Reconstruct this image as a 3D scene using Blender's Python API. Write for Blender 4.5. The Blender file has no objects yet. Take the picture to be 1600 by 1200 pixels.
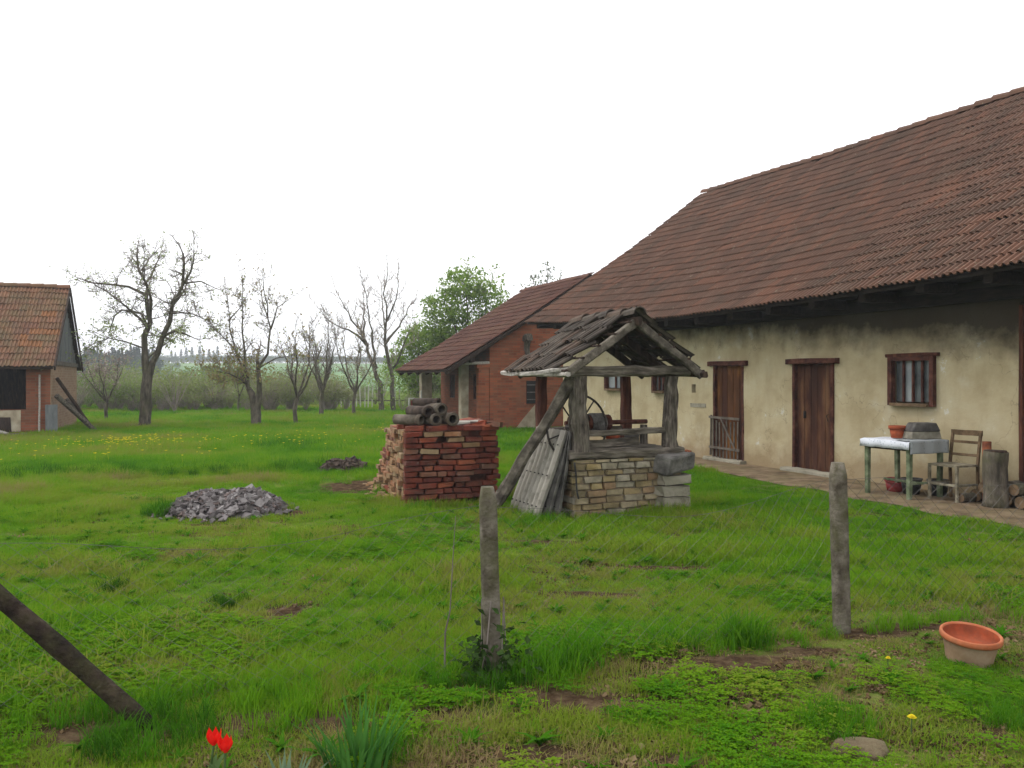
import bpy, bmesh, math, random
import numpy as np
from mathutils import Matrix, Vector, Euler

S = bpy.context.scene
COL = S.collection
R = math.radians
rng = random.Random(7)
nrng = np.random.default_rng(11)

# ------------------------------------------------------------------ camera, sky, sun, exposure
cam_d = bpy.data.cameras.new('camera')
cam = bpy.data.objects.new('camera', cam_d)
COL.objects.link(cam)
cam.location = (0, 0, 1.6)
cam.rotation_euler = (R(90), 0, 0)
cam_d.sensor_width = 36
cam_d.lens = 36 * 1295 / 1600
cam_d.shift_y = -0.005
cam_d.clip_start = 0.05
cam_d.clip_end = 6000
S.camera = cam

world = bpy.data.worlds.new('World')
S.world = world
world.use_nodes = True
wn = world.node_tree
for n in list(wn.nodes):
    wn.nodes.remove(n)
w_out = wn.nodes.new('ShaderNodeOutputWorld')
w_bg = wn.nodes.new('ShaderNodeBackground')
w_sky = wn.nodes.new('ShaderNodeTexSky')
w_sky.sky_type = 'NISHITA'
w_sky.sun_disc = False
SUN_EL, SUN_AZ = 52, -75          # elevation; azimuth measured from +Y towards +X
w_sky.sun_elevation = R(SUN_EL)
w_sky.sun_rotation = R(SUN_AZ)
w_sky.dust_density = 6
w_sky.air_density = 1.5
w_hs = wn.nodes.new('ShaderNodeHueSaturation')
w_hs.inputs['Saturation'].default_value = 0.10
w_mix = wn.nodes.new('ShaderNodeMix')
w_mix.data_type = 'RGBA'
w_mix.inputs['Factor'].default_value = 0.7
w_mix.inputs['B'].default_value = (14.5, 14.6, 15.0, 1)     # an even cloud deck
wn.links.new(w_sky.outputs[0], w_hs.inputs['Color'])
wn.links.new(w_hs.outputs[0], w_mix.inputs['A'])
wn.links.new(w_mix.outputs['Result'], w_bg.inputs['Color'])
w_bg.inputs['Strength'].default_value = 0.1
wn.links.new(w_bg.outputs[0], w_out.inputs[0])

sun_d = bpy.data.lights.new('sun', 'SUN')
sun = bpy.data.objects.new('sun', sun_d)
COL.objects.link(sun)
sun_d.energy = 0.9
sun_d.angle = R(25)
sun_d.color = (1.0, 0.96, 0.9)
sv = Vector((math.sin(R(SUN_AZ)) * math.cos(R(SUN_EL)), math.cos(R(SUN_AZ)) * math.cos(R(SUN_EL)), math.sin(R(SUN_EL))))
sun.rotation_euler = sv.to_track_quat('Z', 'Y').to_euler()

S.view_settings.view_transform = 'Standard'
S.view_settings.look = 'None'
S.view_settings.exposure = 0.55
S.view_settings.gamma = 1.0
S.view_settings.use_curve_mapping = False
S.render.engine = 'CYCLES'
S.cycles.use_denoising = True
S.cycles.max_bounces = 6
S.cycles.diffuse_bounces = 3
S.cycles.transparent_max_bounces = 8

# ------------------------------------------------------------------ helpers: noise, meshes, objects
def vnoise(x, y, scale=1.0, seed=0):
    x = np.asarray(x, float) / scale + seed * 17.13
    y = np.asarray(y, float) / scale - seed * 9.71
    xi, yi = np.floor(x), np.floor(y)
    fx, fy = x - xi, y - yi
    fx, fy = fx * fx * (3 - 2 * fx), fy * fy * (3 - 2 * fy)
    def h(a, b):
        v = np.sin(a * 127.1 + b * 311.7 + seed * 74.7) * 43758.5453
        return v - np.floor(v)
    return (h(xi, yi) * (1 - fx) * (1 - fy) + h(xi + 1, yi) * fx * (1 - fy)
            + h(xi, yi + 1) * (1 - fx) * fy + h(xi + 1, yi + 1) * fx * fy)

def fbm(x, y, scale, seed=0, oct=3):
    t, a, s = 0, 1.0, 0
    for i in range(oct):
        t = t + a * vnoise(x, y, scale / 2 ** i, seed + i * 3)
        s += a
        a *= 0.5
    return t / s

def gz(x, y):
    """height of the yard"""
    near = np.clip((12 - np.asarray(y, float)) / 6, 0, 1)
    z = (fbm(x, y, 2.2, 3) - 0.5) * (0.05 + 0.07 * near) + (fbm(x, y, 9, 8, 2) - 0.5) * 0.10
    # the yard is levelled beside the barn
    d = 11.02 - (np.asarray(x, float) + 0.44 * np.asarray(y, float))
    k = np.clip((d - 1.0) / 2.2, 0, 1)
    return z * k

def gzf(x, y):
    return float(gz(np.array([x]), np.array([y]))[0])

class MB:
    def __init__(s):
        s.v = []; s.f = []; s.mi = []; s.cur = 0; s.rnd = []; s.r = 0.0
    def add(s, vs, fs):
        o = len(s.v)
        s.v.extend([tuple(p) for p in vs])
        for f in fs:
            s.f.append(tuple(i + o for i in f)); s.mi.append(s.cur); s.rnd.append(s.r)
    def box(s, c, size, rz=0.0, jit=0.0, M=None):
        x, y, z = [q / 2 for q in size]
        vs = [Vector((a * x, b * y, d * z)) for d in (-1, 1) for a, b in ((-1, -1), (1, -1), (1, 1), (-1, 1))]
        if jit:
            vs = [p + Vector((rng.uniform(-jit, jit), rng.uniform(-jit, jit), rng.uniform(-jit, jit))) for p in vs]
        T = Matrix.Translation(Vector(c)) @ (M.to_4x4() if M is not None else Matrix.Rotation(rz, 4, 'Z'))
        s.add([T @ p for p in vs], [(3, 2, 1, 0), (4, 5, 6, 7), (0, 1, 5, 4), (1, 2, 6, 5), (2, 3, 7, 6), (3, 0, 4, 7)])
    def tube(s, pts, rad, n=6, cap=True, phase=0.0):
        pts = [Vector(p) for p in pts]
        if not hasattr(rad, '__len__'):
            rad = [rad] * len(pts)
        o = len(s.v)
        ref = None
        for i, p in enumerate(pts):
            d = (pts[min(i + 1, len(pts) - 1)] - pts[max(i - 1, 0)])
            if d.length < 1e-9: d = Vector((0, 0, 1))
            d.normalize()
            if ref is None:
                ref = Vector((1, 0, 0)) if abs(d.x) < 0.8 else Vector((0, 1, 0))
            a = d.cross(ref)
            if a.length < 1e-4: a = d.cross(Vector((0, 1, 0.3)))
            a.normalize(); b = a.cross(d); ref = b
            for k in range(n):
                t = 2 * math.pi * k / n + phase
                s.v.append(tuple(p + (a * math.cos(t) + b * math.sin(t)) * rad[i]))
        m = len(pts)
        for i in range(m - 1):
            for k in range(n):
                k2 = (k + 1) % n
                s.f.append((o + i * n + k, o + (i + 1) * n + k, o + (i + 1) * n + k2, o + i * n + k2)); s.mi.append(s.cur); s.rnd.append(s.r)
        if cap and n > 2:
            s.f.append(tuple(o + k for k in range(n))); s.mi.append(s.cur); s.rnd.append(s.r)
            s.f.append(tuple(o + (m - 1) * n + k for k in reversed(range(n)))); s.mi.append(s.cur); s.rnd.append(s.r)
    def beam(s, p0, p1, w, h, segs=5, jit=0.006, ch=0.2, bow=0.0, up=(0, 0, 1), taper=1.0):
        """hand-hewn timber: chamfered section, a little crooked"""
        p0, p1 = Vector(p0), Vector(p1)
        d = (p1 - p0).normalized()
        upv = Vector(up)
        if abs(d.dot(upv)) > 0.97: upv = Vector((0, 1, 0))
        a = d.cross(upv).normalized(); b = a.cross(d).normalized()
        c = ch * min(w, h)
        prof = [(-w / 2 + c, -h / 2), (w / 2 - c, -h / 2), (w / 2, -h / 2 + c), (w / 2, h / 2 - c),
                (w / 2 - c, h / 2), (-w / 2 + c, h / 2), (-w / 2, h / 2 - c), (-w / 2, -h / 2 + c)]
        o = len(s.v)
        for i in range(segs + 1):
            t = i / segs
            p = p0.lerp(p1, t) + b * bow * math.sin(t * math.pi) + a * rng.uniform(-jit, jit) + b * rng.uniform(-jit, jit)
            k = 1 + (taper - 1) * t
            for (x, y) in prof:
                s.v.append(tuple(p + a * (x * k + rng.uniform(-jit, jit)) + b * (y * k + rng.uniform(-jit, jit))))
        for i in range(segs):
            for k in range(8):
                k2 = (k + 1) % 8
                s.f.append((o + i * 8 + k, o + i * 8 + k2, o + (i + 1) * 8 + k2, o + (i + 1) * 8 + k)); s.mi.append(s.cur); s.rnd.append(s.r)
        s.f.append(tuple(o + k for k in reversed(range(8)))); s.mi.append(s.cur); s.rnd.append(s.r)
        s.f.append(tuple(o + segs * 8 + k for k in range(8))); s.mi.append(s.cur); s.rnd.append(s.r)
    def lathe(s, prof, c=(0, 0, 0), n=28, M=None, jit=0.0):
        o = len(s.v); T = Matrix.Translation(Vector(c)) @ (M.to_4x4() if M is not None else Matrix.Identity(4))
        for (r, z) in prof:
            for k in range(n):
                t = 2 * math.pi * k / n
                q = r * (1 + rng.uniform(-jit, jit))
                s.v.append(tuple(T @ Vector((q * math.cos(t), q * math.sin(t), z))))
        for i in range(len(prof) - 1):
            for k in range(n):
                k2 = (k + 1) % n
                s.f.append((o + i * n + k, o + i * n + k2, o + (i + 1) * n + k2, o + (i + 1) * n + k)); s.mi.append(s.cur); s.rnd.append(s.r)
    def mesh(s, name, mats, smooth=False, attr=False):
        me = bpy.data.meshes.new(name)
        me.from_pydata(s.v, [], s.f)
        if not isinstance(mats, (list, tuple)): mats = [mats]
        for m in mats: me.materials.append(m)
        if len(mats) > 1: me.polygons.foreach_set('material_index', s.mi)
        if smooth: me.polygons.foreach_set('use_smooth', [len(f) <= 4 for f in s.f])
        if attr:
            a = me.attributes.new('rnd', 'FLOAT', 'FACE'); a.data.foreach_set('value', s.rnd)
        me.update()
        return me
    def build(s, name, mats, parent=None, smooth=False, attr=False):
        return link(name, s.mesh(name, mats, smooth, attr), parent)

def link(name, me, parent=None, M=None):
    o = bpy.data.objects.new(name, me)
    COL.objects.link(o)
    if parent is not None: o.parent = parent
    if M is not None: o.matrix_local = M
    return o

def empty(name, loc, rz=0.0):
    o = bpy.data.objects.new(name, None)
    COL.objects.link(o)
    o.location = loc; o.rotation_euler = (0, 0, rz); o.empty_display_size = 0.2
    return o

def tag(o, label, cat=None, group=None, kind=None):
    o['label'] = label
    if cat: o['category'] = cat
    if group: o['group'] = group
    if kind: o['kind'] = kind
    return o

# ------------------------------------------------------------------ materials
def new_mat(name):
    m = bpy.data.materials.new(name); m.use_nodes = True
    nt = m.node_tree
    return m, nt, nt.nodes['Principled BSDF']

def c4(c): return (c[0], c[1], c[2], 1)

def ramp(nt, fac, stops, interp='LINEAR'):
    r = nt.nodes.new('ShaderNodeValToRGB')
    r.color_ramp.interpolation = interp
    e = r.color_ramp.elements
    while len(e) < len(stops): e.new(0.5)
    for i, (p, c) in enumerate(stops):
        e[i].position = p; e[i].color = c4(c)
    nt.links.new(fac, r.inputs[0])
    return r.outputs[0]

def math_n(nt, op, a, b=None):
    n = nt.nodes.new('ShaderNodeMath'); n.operation = op
    for i, q in enumerate((a, b)):
        if q is None: continue
        if isinstance(q, (int, float)): n.inputs[i].default_value = q
        else: nt.links.new(q, n.inputs[i])
    return n.outputs[0]

def mixc(nt, fac, a, b, blend='MIX'):
    n = nt.nodes.new('ShaderNodeMix'); n.data_type = 'RGBA'; n.blend_type = blend
    for key, q in (('Factor', fac), ('A', a), ('B', b)):
        if isinstance(q, (int, float)): n.inputs[key].default_value = q
        elif isinstance(q, tuple): n.inputs[key].default_value = c4(q)
        else: nt.links.new(q, n.inputs[key])
    return n.outputs['Result']

def coords(nt, kind, stretch=(1, 1, 1)):
    if kind == 'pos': src = nt.nodes.new('ShaderNodeNewGeometry').outputs['Position']
    else: src = nt.nodes.new('ShaderNodeTexCoord').outputs['Object']
    mp = nt.nodes.new('ShaderNodeMapping'); mp.inputs['Scale'].default_value = stretch
    nt.links.new(src, mp.inputs[0])
    return mp.outputs[0]

def noise(nt, vec, scale, detail=5, rough=0.6):
    n = nt.nodes.new('ShaderNodeTexNoise'); n.inputs['Scale'].default_value = scale
    n.inputs['Detail'].default_value = detail; n.inputs['Roughness'].default_value = rough
    nt.links.new(vec, n.inputs['Vector'])
    return n.outputs['Fac']

def rnd_value(nt):
    a = nt.nodes.new('ShaderNodeAttribute'); a.attribute_name = 'rnd'
    o = nt.nodes.new('ShaderNodeObjectInfo')
    return math_n(nt, 'FRACT', math_n(nt, 'ADD', a.outputs['Fac'], o.outputs['Random']))

def bump(nt, bsdf, h, strength, dist=0.02):
    b = nt.nodes.new('ShaderNodeBump'); b.inputs['Strength'].default_value = strength; b.inputs['Distance'].default_value = dist
    nt.links.new(h, b.inputs['Height']); nt.links.new(b.outputs[0], bsdf.inputs['Normal'])

def surf(name, stops, scale=4, detail=6, coord='pos', stretch=(1, 1, 1), rough=0.9, bstr=0.4, bscale=40, spec=0.2,
         rnd=None, rnd_mix=0.6, dirt=None, dirt_scale=2.5, dirt_amt=0.5, metallic=0.0, bdist=0.02, spots=None):
    """one weathered surface: noise ramp, per-piece tone, dirt in patches, fine relief"""
    m, nt, b = new_mat(name)
    v = coords(nt, coord, stretch)
    col = ramp(nt, noise(nt, v, scale, detail), [(0.5 + (p - 0.52) * 0.55, c) for p, c in stops])
    if rnd:
        n = len(rnd)
        rc = ramp(nt, rnd_value(nt), [(i / n, c) for i, c in enumerate(rnd)], 'CONSTANT')
        col = mixc(nt, rnd_mix, col, rc)
    if dirt:
        v2 = coords(nt, 'pos')
        f = nt.nodes.new('ShaderNodeMapRange'); f.inputs[1].default_value = 0.45; f.inputs[2].default_value = 0.68
        f.inputs[4].default_value = dirt_amt
        nt.links.new(noise(nt, v2, dirt_scale, 6, 0.65), f.inputs[0])
        col = mixc(nt, f.outputs[0], col, dirt)
    if spots:
        f = nt.nodes.new('ShaderNodeMapRange'); f.inputs[1].default_value = 0.60; f.inputs[2].default_value = 0.68; f.inputs[4].default_value = 0.55
        nt.links.new(noise(nt, coords(nt, 'pos'), 13, 5, 0.7), f.inputs[0]); col = mixc(nt, f.outputs[0], col, spots)
    nt.links.new(col, b.inputs['Base Color'])
    b.inputs['Roughness'].default_value = rough
    b.inputs['Specular IOR Level'].default_value = spec
    b.inputs['Metallic'].default_value = metallic
    if bstr: bump(nt, b, noise(nt, coords(nt, coord, stretch), bscale, 5), bstr, bdist)
    return m

def leaf_mat(name, stops, attr=None, trans=0.35, nscale=0.6):
    m = bpy.data.materials.new(name); m.use_nodes = True
    nt = m.node_tree
    for n in list(nt.nodes): nt.nodes.remove(n)
    out = nt.nodes.new('ShaderNodeOutputMaterial')
    d = nt.nodes.new('ShaderNodeBsdfDiffuse'); t = nt.nodes.new('ShaderNodeBsdfTranslucent')
    mx = nt.nodes.new('ShaderNodeMixShader'); mx.inputs[0].default_value = trans
    if attr == 'tint':
        a = nt.nodes.new('ShaderNodeAttribute'); a.attribute_type = 'INSTANCER'; a.attribute_name = 'tint'; f = a.outputs['Fac']
    elif attr == 'rnd':
        a = nt.nodes.new('ShaderNodeAttribute'); a.attribute_name = 'rnd'; f = a.outputs['Fac']
    else:
        f = noise(nt, coords(nt, 'pos'), nscale, 4)
    c = ramp(nt, f, stops)
    nt.links.new(c, d.inputs[0]); nt.links.new(c, t.inputs[0])
    nt.links.new(d.outputs[0], mx.inputs[1]); nt.links.new(t.outputs[0], mx.inputs[2]); nt.links.new(mx.outputs[0], out.inputs[0])
    return m

M = {}
M['tile'] = surf('roof_tile', [(0.2, (0.070, 0.038, 0.026)), (0.5, (0.100, 0.052, 0.034)), (0.75, (0.122, 0.061, 0.039)), (0.95, (0.17, 0.074, 0.042))], scale=0.8,
                 rnd=[(0.088, 0.047, 0.032), (0.115, 0.059, 0.039), (0.14, 0.065, 0.040), (0.07, 0.041, 0.029), (0.125, 0.072, 0.050), (0.10, 0.051, 0.034), (0.15, 0.068, 0.041), (0.095, 0.05, 0.034)],
                 rnd_mix=0.55, dirt=(0.055, 0.042, 0.030), dirt_scale=1.1, dirt_amt=0.5, bscale=60, bstr=0.35, spots=(0.20, 0.18, 0.12))
M['tile_red'] = surf('roof_tile_red', [(0.25, (0.062, 0.029, 0.021)), (0.55, (0.11, 0.047, 0.033)), (0.8, (0.15, 0.064, 0.042))], scale=0.9,
                 rnd=[(0.08, 0.036, 0.027), (0.105, 0.045, 0.032), (0.13, 0.053, 0.037), (0.07, 0.036, 0.028), (0.12, 0.058, 0.039)],
                 rnd_mix=0.5, dirt=(0.075, 0.055, 0.03), dirt_scale=0.9, dirt_amt=0.5, bscale=60, bstr=0.3)
M['tile_moss'] = surf('roof_tile_mossy', [(0.25, (0.10, 0.052, 0.034)), (0.55, (0.17, 0.085, 0.05)), (0.8, (0.21, 0.11, 0.065))], scale=0.9,
                 rnd=[(0.12, 0.06, 0.04), (0.16, 0.075, 0.045), (0.12, 0.075, 0.04), (0.20, 0.10, 0.055), (0.14, 0.085, 0.05)],
                 rnd_mix=0.5, dirt=(0.10, 0.09, 0.045), dirt_scale=1.2, dirt_amt=0.7, bscale=60, bstr=0.3)
M['tile_orange'] = surf('roof_tile_replaced', [(0.3, (0.15, 0.070, 0.031)), (0.7, (0.215, 0.097, 0.042))], scale=5, bstr=0.2)
M['tile_grey'] = surf('roof_tile_grey', [(0.25, (0.035, 0.027, 0.022)), (0.5, (0.078, 0.062, 0.050)), (0.8, (0.135, 0.108, 0.083))], scale=6,
                 rnd=[(0.07, 0.055, 0.045), (0.04, 0.032, 0.027), (0.11, 0.088, 0.07), (0.105, 0.062, 0.042), (0.055, 0.042, 0.033)],
                 rnd_mix=0.5, dirt=(0.045, 0.043, 0.035), dirt_scale=7, dirt_amt=0.6, bscale=70, bstr=0.5)
M['brick_pile'] = surf('loose_brick', [(0.25, (0.075, 0.022, 0.015)), (0.55, (0.19, 0.044, 0.025)), (0.85, (0.29, 0.085, 0.042))], scale=9,
                 rnd=[(0.17, 0.032, 0.021), (0.24, 0.055, 0.029), (0.12, 0.026, 0.019), (0.31, 0.092, 0.042), (0.09, 0.028, 0.023), (0.19, 0.04, 0.024), (0.18, 0.105, 0.07), (0.14, 0.034, 0.025)],
                 rnd_mix=0.6, dirt=(0.075, 0.050, 0.034), dirt_scale=4, dirt_amt=0.75, bscale=70, bstr=0.7, spots=(0.22, 0.18, 0.14))
M['brick_pale'] = surf('weathered_brick', [(0.25, (0.16, 0.085, 0.045)), (0.55, (0.29, 0.17, 0.09)), (0.85, (0.38, 0.25, 0.14))], scale=9,
                 rnd=[(0.25, 0.14, 0.07), (0.33, 0.20, 0.10), (0.18, 0.10, 0.055), (0.30, 0.12, 0.06), (0.36, 0.27, 0.16), (0.22, 0.15, 0.085)],
                 rnd_mix=0.6, dirt=(0.11, 0.085, 0.042), dirt_scale=5, dirt_amt=0.6, bscale=70, bstr=0.7, spots=(0.28, 0.23, 0.17))
M['well_stone'] = surf('well_stone', [(0.25, (0.12, 0.092, 0.052)), (0.55, (0.25, 0.195, 0.11)), (0.85, (0.34, 0.28, 0.18))], scale=7,
                 rnd=[(0.28, 0.21, 0.10), (0.22, 0.175, 0.105), (0.31, 0.26, 0.17), (0.16, 0.12, 0.065), (0.25, 0.14, 0.075), (0.36, 0.34, 0.28), (0.31, 0.23, 0.095), (0.32, 0.295, 0.235)],
                 rnd_mix=0.55, dirt=(0.10, 0.085, 0.05), dirt_scale=5, dirt_amt=0.7, bscale=60, bstr=0.6)
M['mortar'] = surf('old_mortar', [(0.3, (0.12, 0.095, 0.065)), (0.7, (0.24, 0.19, 0.13))], scale=12, bstr=0.6)
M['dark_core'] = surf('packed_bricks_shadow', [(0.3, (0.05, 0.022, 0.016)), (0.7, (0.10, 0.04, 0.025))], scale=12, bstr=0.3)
M['wood_grey'] = surf('weathered_timber', [(0.2, (0.028, 0.022, 0.018)), (0.5, (0.088, 0.072, 0.058)), (0.8, (0.19, 0.165, 0.135))], scale=6, coord='obj', stretch=(5, 5, 0.7),
                 bstr=0.7, bscale=14, dirt=(0.06, 0.058, 0.035), dirt_scale=5, dirt_amt=0.5, rough=0.95)
M['wood_grey_x'] = surf('weathered_timber_lengthwise', [(0.2, (0.035, 0.028, 0.022)), (0.5, (0.10, 0.084, 0.066)), (0.8, (0.20, 0.172, 0.14))], scale=6, coord='obj', stretch=(0.7, 5, 5),
                 bstr=0.7, bscale=14, dirt=(0.06, 0.058, 0.035), dirt_scale=5, dirt_amt=0.4, rough=0.95)
M['wood_any'] = surf('weathered_timber_mixed', [(0.2, (0.032, 0.026, 0.021)), (0.5, (0.09, 0.075, 0.06)), (0.8, (0.18, 0.155, 0.125))], scale=9, coord='pos', bstr=0.8, bscale=30, dirt=(0.06, 0.058, 0.035), dirt_scale=5, dirt_amt=0.4, rough=0.95)
M['wood_pale'] = surf('sun_bleached_timber', [(0.2, (0.20, 0.18, 0.16)), (0.6, (0.38, 0.35, 0.31))], scale=6, coord='obj', stretch=(4, 4, 4), bstr=0.5, bscale=14)
M['gate_wood'] = surf('gate_wood', [(0.2, (0.055, 0.045, 0.036)), (0.6, (0.12, 0.10, 0.08))], scale=6, bstr=0.4)
M['eave_shade_wood'] = surf('eave_shade_timber', [(0.2, (0.008, 0.006, 0.005)), (0.6, (0.018, 0.013, 0.010)), (0.9, (0.03, 0.021, 0.015))], scale=5, coord='obj', stretch=(0.8, 4, 4), bstr=0.5, bscale=14)  # dark timber deepened further: the eave shade is painted into its colour
M['wood_dark'] = surf('dark_timber', [(0.2, (0.018, 0.012, 0.009)), (0.6, (0.045, 0.028, 0.02)), (0.9, (0.075, 0.046, 0.03))], scale=5, coord='obj', stretch=(4, 4, 0.8), bstr=0.5, bscale=14)
M['wood_red'] = surf('dark_red_timber', [(0.2, (0.035, 0.013, 0.009)), (0.6, (0.075, 0.026, 0.016)), (0.9, (0.12, 0.045, 0.025))], scale=5, coord='obj', stretch=(4, 4, 0.8), bstr=0.5, bscale=14)
M['door1'] = surf('worn_door_boards_amber', [(0.25, (0.020, 0.007, 0.005)), (0.42, (0.050, 0.017, 0.008)), (0.56, (0.13, 0.050, 0.013)), (0.75, (0.24, 0.10, 0.022))], scale=1.1, coord='pos', stretch=(3, 3, 0.7), bstr=0.5, bscale=20,
                 rnd=[(0.05, 0.018, 0.009), (0.14, 0.055, 0.017), (0.08, 0.028, 0.012), (0.18, 0.075, 0.02)], rnd_mix=0.25)
M['door2'] = surf('worn_door_boards_brown', [(0.3, (0.016, 0.006, 0.005)), (0.50, (0.036, 0.013, 0.008)), (0.64, (0.085, 0.036, 0.017)), (0.8, (0.16, 0.08, 0.036))], scale=1.2, coord='pos', stretch=(3, 3, 0.6), bstr=0.5, bscale=20,
                 rnd=[(0.04, 0.014, 0.009), (0.09, 0.035, 0.017), (0.06, 0.022, 0.012)], rnd_mix=0.25)
M['frame'] = surf('red_brown_frame', [(0.3, (0.036, 0.012, 0.009)), (0.6, (0.080, 0.028, 0.018)), (0.85, (0.12, 0.053, 0.036))], scale=7, bstr=0.4, bscale=30)
M['glass'] = surf('dusty_pane', [(0.3, (0.035, 0.04, 0.042)), (0.7, (0.085, 0.095, 0.095))], scale=3, rough=0.22, spec=0.5, bstr=0.0)
M['glass_pale'] = surf('curtained_pane', [(0.3, (0.17, 0.19, 0.20)), (0.7, (0.26, 0.28, 0.28))], scale=3, rough=0.25, spec=0.5, bstr=0.0)
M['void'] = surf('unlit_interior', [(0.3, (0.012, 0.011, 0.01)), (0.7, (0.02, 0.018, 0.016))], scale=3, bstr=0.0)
M['concrete'] = surf('lichened_concrete', [(0.25, (0.06, 0.048, 0.034)), (0.5, (0.12, 0.102, 0.078)), (0.8, (0.20, 0.175, 0.14))], scale=9, bstr=0.8, bscale=50,
                 dirt=(0.075, 0.075, 0.03), dirt_scale=7, dirt_amt=0.75)
M['stone'] = surf('grey_stone', [(0.25, (0.06, 0.056, 0.05)), (0.55, (0.125, 0.117, 0.105)), (0.85, (0.20, 0.188, 0.17))], scale=6, bstr=0.6, bscale=30)
M['lime'] = surf('limewashed_block', [(0.25, (0.16, 0.145, 0.10)), (0.55, (0.29, 0.27, 0.21)), (0.85, (0.38, 0.36, 0.29))], scale=6, bstr=0.6, bscale=30, dirt=(0.13, 0.11, 0.07), dirt_scale=6, dirt_amt=0.7)
M['rubble'] = surf('broken_slate', [(0.25, (0.05, 0.043, 0.042)), (0.55, (0.12, 0.106, 0.103)), (0.85, (0.21, 0.19, 0.187))], scale=8, bstr=0.4,
                 rnd=[(0.085, 0.073, 0.072), (0.13, 0.115, 0.115), (0.19, 0.175, 0.17), (0.27, 0.25, 0.245), (0.12, 0.085, 0.075), (0.05, 0.044, 0.042), (0.10, 0.088, 0.086)], rnd_mix=0.7)
M['clay_pipe'] = surf('drain_pipe_clay', [(0.25, (0.05, 0.041, 0.031)), (0.55, (0.105, 0.088, 0.068)), (0.85, (0.17, 0.145, 0.112))], scale=8, bstr=0.4, dirt=(0.09, 0.06, 0.04), dirt_scale=6, dirt_amt=0.5)
M['clay_pipe_dark'] = surf('drain_pipe_dark', [(0.25, (0.03, 0.022, 0.018)), (0.55, (0.06, 0.043, 0.033)), (0.85, (0.10, 0.072, 0.055))], scale=8, bstr=0.4)
M['terracotta'] = surf('terracotta', [(0.25, (0.20, 0.040, 0.015)), (0.6, (0.30, 0.060, 0.021)), (0.85, (0.36, 0.090, 0.038))], scale=7, bstr=0.15, rough=0.75, dirt=(0.13, 0.045, 0.022), dirt_scale=11, dirt_amt=0.6)
M['pot_out'] = surf('bleached_pot_side', [(0.25, (0.20, 0.125, 0.078)), (0.6, (0.29, 0.195, 0.125)), (0.85, (0.34, 0.25, 0.17))], scale=7, bstr=0.15, rough=0.75, dirt=(0.25, 0.16, 0.09), dirt_scale=9, dirt_amt=0.5)
M['pot_rim'] = surf('pot_rim', [(0.25, (0.32, 0.085, 0.032)), (0.7, (0.42, 0.14, 0.062))], scale=9, bstr=0.1, rough=0.7, dirt=(0.17, 0.085, 0.045), dirt_scale=14, dirt_amt=0.6)
M['iron'] = surf('dark_iron', [(0.3, (0.018, 0.016, 0.015)), (0.7, (0.045, 0.036, 0.03))], scale=20, bstr=0.2, rough=0.6, metallic=0.3)
M['rust'] = surf('rusty_brown', [(0.25, (0.09, 0.028, 0.014)), (0.6, (0.19, 0.06, 0.026)), (0.85, (0.26, 0.10, 0.045))], scale=7, bstr=0.3)
M['wire'] = surf('galvanised_wire', [(0.3, (0.07, 0.063, 0.055)), (0.7, (0.13, 0.118, 0.105))], scale=9, bstr=0, rough=0.7, metallic=0.0)
M['table_green'] = surf('pale_green_paint', [(0.3, (0.07, 0.088, 0.048)), (0.6, (0.135, 0.165, 0.092)), (0.85, (0.20, 0.22, 0.145))], scale=8, bstr=0.3)
M['chair_wood'] = surf('old_chair_wood', [(0.3, (0.10, 0.085, 0.055)), (0.6, (0.21, 0.185, 0.13)), (0.85, (0.30, 0.27, 0.20))], scale=8, bstr=0.3)
M['chair_back'] = surf('old_chair_back', [(0.3, (0.07, 0.045, 0.024)), (0.7, (0.16, 0.105, 0.06))], scale=8, bstr=0.3)
M['tin'] = surf('dark_tin', [(0.3, (0.035, 0.032, 0.03)), (0.7, (0.095, 0.088, 0.08))], scale=6, bstr=0.3, rough=0.6)
M['tin_mid'] = surf('grey_tin', [(0.3, (0.12, 0.11, 0.085)), (0.7, (0.23, 0.21, 0.165))], scale=6, bstr=0.3, rough=0.6)
M['plastic_red'] = surf('faded_red_plastic', [(0.3, (0.16, 0.02, 0.022)), (0.7, (0.25, 0.038, 0.035))], scale=6, bstr=0.1, rough=0.6)
M['plastic_black'] = surf('black_plastic', [(0.3, (0.015, 0.015, 0.014)), (0.7, (0.03, 0.03, 0.028))], scale=6, bstr=0.1, rough=0.5)
M['bark'] = surf('bark', [(0.25, (0.036, 0.030, 0.023)), (0.55, (0.088, 0.074, 0.057)), (0.85, (0.165, 0.14, 0.108))], scale=5, stretch=(2, 2, 0.6), bstr=0.8, bscale=16, dirt=(0.085, 0.09, 0.035), dirt_scale=3, dirt_amt=0.5)
M['stake'] = surf('stake_wood', [(0.2, (0.010, 0.006, 0.005)), (0.5, (0.026, 0.017, 0.012)), (0.85, (0.075, 0.054, 0.038))], scale=7, bstr=1.0, bscale=18, bdist=0.04, dirt=(0.06, 0.062, 0.02), dirt_scale=6, dirt_amt=0.5)
M['twig'] = surf('twig', [(0.3, (0.12, 0.098, 0.085)), (0.7, (0.22, 0.185, 0.165))], scale=4, bstr=0.0)
M['twig_pale'] = surf('twig_pale', [(0.3, (0.18, 0.15, 0.13)), (0.7, (0.30, 0.255, 0.22))], scale=4, bstr=0.0)
M['soil'] = surf('bare_soil', [(0.25, (0.075, 0.047, 0.03)), (0.55, (0.16, 0.105, 0.07)), (0.85, (0.25, 0.175, 0.12))], scale=8, bstr=0.8, bscale=30, bdist=0.03)
M['flat_stone'] = surf('brown_field_stone', [(0.25, (0.085, 0.062, 0.036)), (0.55, (0.14, 0.105, 0.062)), (0.85, (0.19, 0.15, 0.095))], scale=9, bstr=0.8, bscale=60, dirt=(0.09, 0.09, 0.035), dirt_scale=9, dirt_amt=0.4)
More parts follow.
